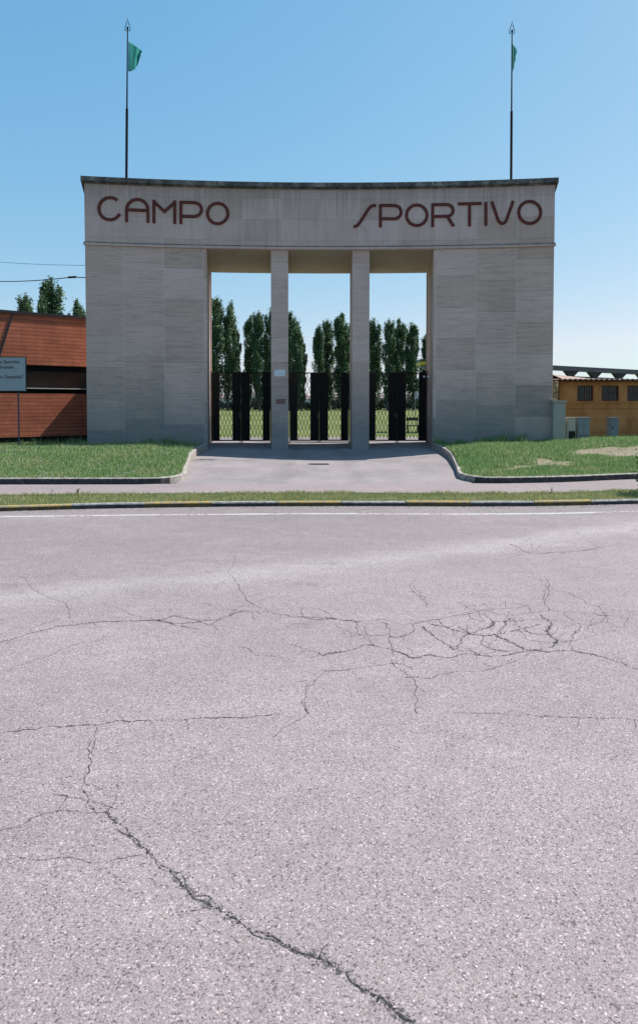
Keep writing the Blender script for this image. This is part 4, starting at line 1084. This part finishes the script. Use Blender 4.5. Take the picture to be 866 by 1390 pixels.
pop = [
 (291, 408, 19, 0, 'tall poplar hard against the left pier edge in the left opening'),
 (308.5, 415, 18, 2, 'broad poplar, second from the left in the left opening'),
 (323, 446, 10, 1, 'thin short poplar between two broad ones in the left opening'),
 (336.5, 432, 14, 3, 'slender poplar left of the broad pair beside the left column'),
 (352, 426, 17, 0, 'broad dark poplar just left of the left column'),
 (364, 424, 15, 2, 'poplar partly hidden by the left edge of the left column'),
 (393, 426, 20, 3, 'poplar partly hidden by the right edge of the left column'),
 (402.5, 446, 14, 0, 'medium poplar right of the left column in the middle opening'),
 (409.5, 463, 10, 1, 'shortest poplar in the middle opening, left of the sky gap'),
 (432, 446, 15, 2, 'poplar just right of the sky gap in the middle opening'),
 (447.5, 437, 16, 0, 'poplar second to the right of the sky gap in the middle opening'),
 (465.5, 428, 19, 3, 'tallest poplar of the middle opening, left of the right column'),
 (481, 437, 16, 1, 'poplar mostly hidden behind the right column'),
 (508.5, 437, 18, 2, 'leftmost poplar seen in the right opening'),
 (527, 437, 15, 0, 'left half of the close poplar pair in the right opening'),
 (540, 436, 17, 3, 'right half of the close poplar pair in the right opening'),
 (561, 443, 19, 2, 'poplar standing right of the close pair in the right opening'),
 (579, 454, 14, 1, 'rightmost poplar, above the green and yellow shelter beam'),
]
for i, (u, vt, w, k, lab) in enumerate(pop): poplar(u, vt, w * 1.22, YT + (i * 37 % 7) - 3, k, lab)
gL = 'trees rising behind the red brick building'
poplar(39, 404, 24, 80, 0, 'small tree left of the tall one above the brick building roof', gL)
poplar(57, 406, 14, 82, 1, 'narrow tree leaning against the tall one above the brick building roof', gL)
poplar(70, 383, 34, 84, 2, 'tallest tree rising above the brick building roof', gL)
poplar(100, 410, 24, 80, 3, 'small tree nearest the portal above the brick building roof', gL)
# hedge along the far side of the field
hg = thing('field_hedge', 'long dark hedge along the far edge of the sports field behind the gates', 'hedge', (0, 186, 0))
C = [(rng.uniform(-70, 70), rng.uniform(-1.6, 1.6), 0) for _ in range(26000)]
C = [(x, y, abs(rng.random() ** .7) * (2.7 + .5 * math.sin(x * .33) + .35 * math.sin(x * 1.3))) for x, y, _ in C]
me = leafmesh('foliage', C, .28, M['hedge_leaf']); o = bpy.data.objects.new('foliage', me); COL.objects.link(o); o.parent = hg
st = MB()
for k in range(70): x = -70 + 2 * k + rnd.uniform(-.5, .5); st.tube([(x, 0, -.05), (x + rnd.uniform(-.3, .3), 0, 2)], [.08, .03], 5)
st.build('stems', M['hedge_wood'], hg)['kind'] = 'stuff'
# far houses
def house(u0, u1, vt, y, mat, label, gable=1.6, h_eave=None):
    a = gy(u0, vt, y); b = gy(u1, vt, y); w = b.x - a.x; h = a.z
    g = thing('far_house', label, 'house', (a.x, y, -.03))
    MB().box((0, 0, 0), (w, 9, h)).build('wall', mat, g)
    r = MB(); e = .5
    r.quad([(-e, -e, h), (w + e, -e, h), (w + e, 4.5, h + gable), (-e, 4.5, h + gable)]); r.quad([(w + e, 9 + e, h), (-e, 9 + e, h), (-e, 4.5, h + gable), (w + e, 4.5, h + gable)])
    r.quad([(-e, -e, h), (-e, 4.5, h + gable), (-e, 9 + e, h)]); r.quad([(w + e, -e, h), (w + e, 9 + e, h), (w + e, 4.5, h + gable)]); r.quad([(-e, -e, h - .01), (-e, 9 + e, h - .01), (w + e, 9 + e, h - .01), (w + e, -e, h - .01)])
    r.build('roof', M['roof_tile'], g)
    n = max(2, int(w / 3.5))
    for fl in range(max(1, int(h / 3))):
        for k in range(n):
            x = w * (k + .5) / n; wn = MB().box((x - .5, -.06, 3 * fl + 1), (x + .5, .02, 3 * fl + 2.3)).build('window', M['bars'], g)
            MB().box((x - .42, -.075, 3 * fl + 1.08), (x + .42, -.062, 3 * fl + 2.22)).build('pane', M['dark_glass'], wn)
house(296, 322, 540, 300, M['white_paint'], 'long low white house in the distance behind the left gate')
house(338, 350, 538, 330, M['pink_render'], 'small pale house in the distance near the left column')
house(399, 423, 541, 290, M['white_paint'], 'low white building in the distance under the sky gap, middle gate')
house(452, 474, 539, 320, M['pink_render'], 'pale house in the distance left of the right column')
house(512, 533, 540, 300, M['pink_render'], 'pale house in the distance behind the right gate, left lattice')
house(553, 577, 541, 300, M['white_paint'], 'white building in the distance behind the right gate, right lattice')

# ------------------------------------------------------------------ cables and their pole
pl = thing('utility_pole', 'wooden utility pole left of the brick building carrying overhead cables', 'pole', (-27., 33., 0))
MB().tube([(0, 0, -.3), (0, 0, 9.2)], [.16, .11], 12).build('shaft', M['wood'], pl, True)
MB().box((-.7, -.06, 8.7), (.7, .06, 8.82)).build('crossarm', M['wood'], pl)
for x in (-.6, 0.6): MB().tube([(x, 0, 8.82), (x, 0, 8.9), (x, 0, 9.0)], [.03, .06, .03], 10).build('insulator', M['plate'], pl)
def cable(pts, r, label):
    pts = [Vector(p) for p in pts]; mb = MB().tube(pts, r, 6, cap=True); return tag(mb.build('overhead_cable', M['cable'], None, True), label, 'cable', None)
def sag(a, b, s, n=24): return [a.lerp(b, i / n) - Vector((0, 0, s * 4 * (i / n) * (1 - i / n))) for i in range(n + 1)]
yw2 = 24.2
e1 = ap(-WX, 1.2, gy(116, 377.5, 23.9).z); m1 = gy(98, 375.6, 24.0); a0 = gy(0, 381.5, 27.5)
far1 = a0 + (a0 - m1) * 1.25
far1.z = 7.2
P = [e1 + Vector((-.0, 0, 0)), m1] + sag(m1, a0, .05, 8)[1:] + sag(a0, Vector((-27, 33, 8.0)), .1, 8)[1:]
cable(P, .018, 'thick lower overhead cable left of the portal, above the brick building')
mbs = MB().tube([gy(93, 376, 24.1), gy(103, 375.4, 23.95)], .04, 8)
o = mbs.build('cable_joint', M['cable']); tag(o, 'short thick splice joint on the lower overhead cable near the portal', 'cable joint')
e2 = ap(-WX, 1.6, gy(116, 360.2, 24.2).z); a2 = gy(0, 355.2, 28)
P = sag(e2, a2, .03, 8) + sag(a2, Vector((-27.6, 33, 8.98)), .15, 8)[1:]
cable(P, .008, 'thin upper overhead cable left of the portal, high above the trees')

# ------------------------------------------------------------------ shrub added at the right edge to cast the verge shadow
sh = thing('shrub', 'rounded green shrub added at the right edge to cast a dark shadow on the verge', 'shrub', (6.62, 12.42, ZK))
C = []
for i in range(24):
    a = rnd.uniform(0, 6.28); r_ = rnd.uniform(0, .34); cz_ = rnd.uniform(.25, 1.25)
    for _ in range(60): C.append((math.cos(a) * r_ + rnd.gauss(0, .11), math.sin(a) * r_ * .6 + rnd.gauss(0, .09), cz_ + rnd.gauss(0, .1)))
me = leafmesh('foliage', C, .035, M['shrub_leaf']); o = bpy.data.objects.new('foliage', me); COL.objects.link(o); o.parent = sh
MB().tube([(0, 0, -.05), (0, 0, 1.0)], [.03, .01], 6).build('stem', M['hedge_wood'], sh)

# ------------------------------------------------------------------ light
A_, EL = R(24.5), R(51)
sdir = Vector((math.cos(A_) * math.cos(EL), math.sin(A_) * math.cos(EL), math.sin(EL)))
ld = bpy.data.lights.new('sun', 'SUN'); ld.energy = 5.0; ld.angle = R(.53); ld.color = (1, .955, .89)
lo = bpy.data.objects.new('sun', ld); COL.objects.link(lo); lo.rotation_mode = 'QUATERNION'; lo.rotation_quaternion = sdir.to_track_quat('Z', 'Y'); lo.location = (20, 10, 30)
w = bpy.data.worlds.new('World'); S.world = w; w.use_nodes = True; nt = w.node_tree
sky = nt.nodes.new('ShaderNodeTexSky'); sky.sky_type = 'NISHITA'; sky.sun_disc = False
sky.sun_elevation = EL; sky.sun_rotation = math.atan2(sdir.x, sdir.y); sky.altitude = 0; sky.air_density = 1.0; sky.dust_density = .5; sky.ozone_density = 1.0
bg = nt.nodes['Background']; sp_ = nt.nodes.new('ShaderNodeSeparateXYZ'); cb_ = nt.nodes.new('ShaderNodeCombineXYZ'); nt.links.new(sky.outputs[0], sp_.inputs[0])
for ch, (ex_, kk) in enumerate(((1.0, 1.01), (.54, .855), (.33, .905))):      # the clear-air gradient of this sky, channel by channel
    a_ = nt.nodes.new('ShaderNodeMath'); a_.operation = 'DIVIDE'; a_.inputs[1].default_value = 8; nt.links.new(sp_.outputs[ch], a_.inputs[0])
    b_ = nt.nodes.new('ShaderNodeMath'); b_.operation = 'POWER'; b_.inputs[1].default_value = ex_; 
    m_ = nt.nodes.new('ShaderNodeMath'); m_.operation = 'MINIMUM'; m_.inputs[1].default_value = (.72, 2, 2)[ch]; nt.links.new(a_.outputs[0], m_.inputs[0]); nt.links.new(m_.outputs[0], b_.inputs[0])
    c_ = nt.nodes.new('ShaderNodeMath'); c_.operation = 'MULTIPLY'; c_.inputs[1].default_value = 8 * kk; nt.links.new(b_.outputs[0], c_.inputs[0]); nt.links.new(c_.outputs[0], cb_.inputs[ch])
nt.links.new(cb_.outputs[0], bg.inputs[0]); bg.inputs[1].default_value = .085
S.render.engine = 'CYCLES'
S.view_settings.view_transform = 'Standard'; S.view_settings.look = 'None'; S.view_settings.exposure = .62; S.view_settings.gamma = 1; S.view_settings.use_curve_mapping = False
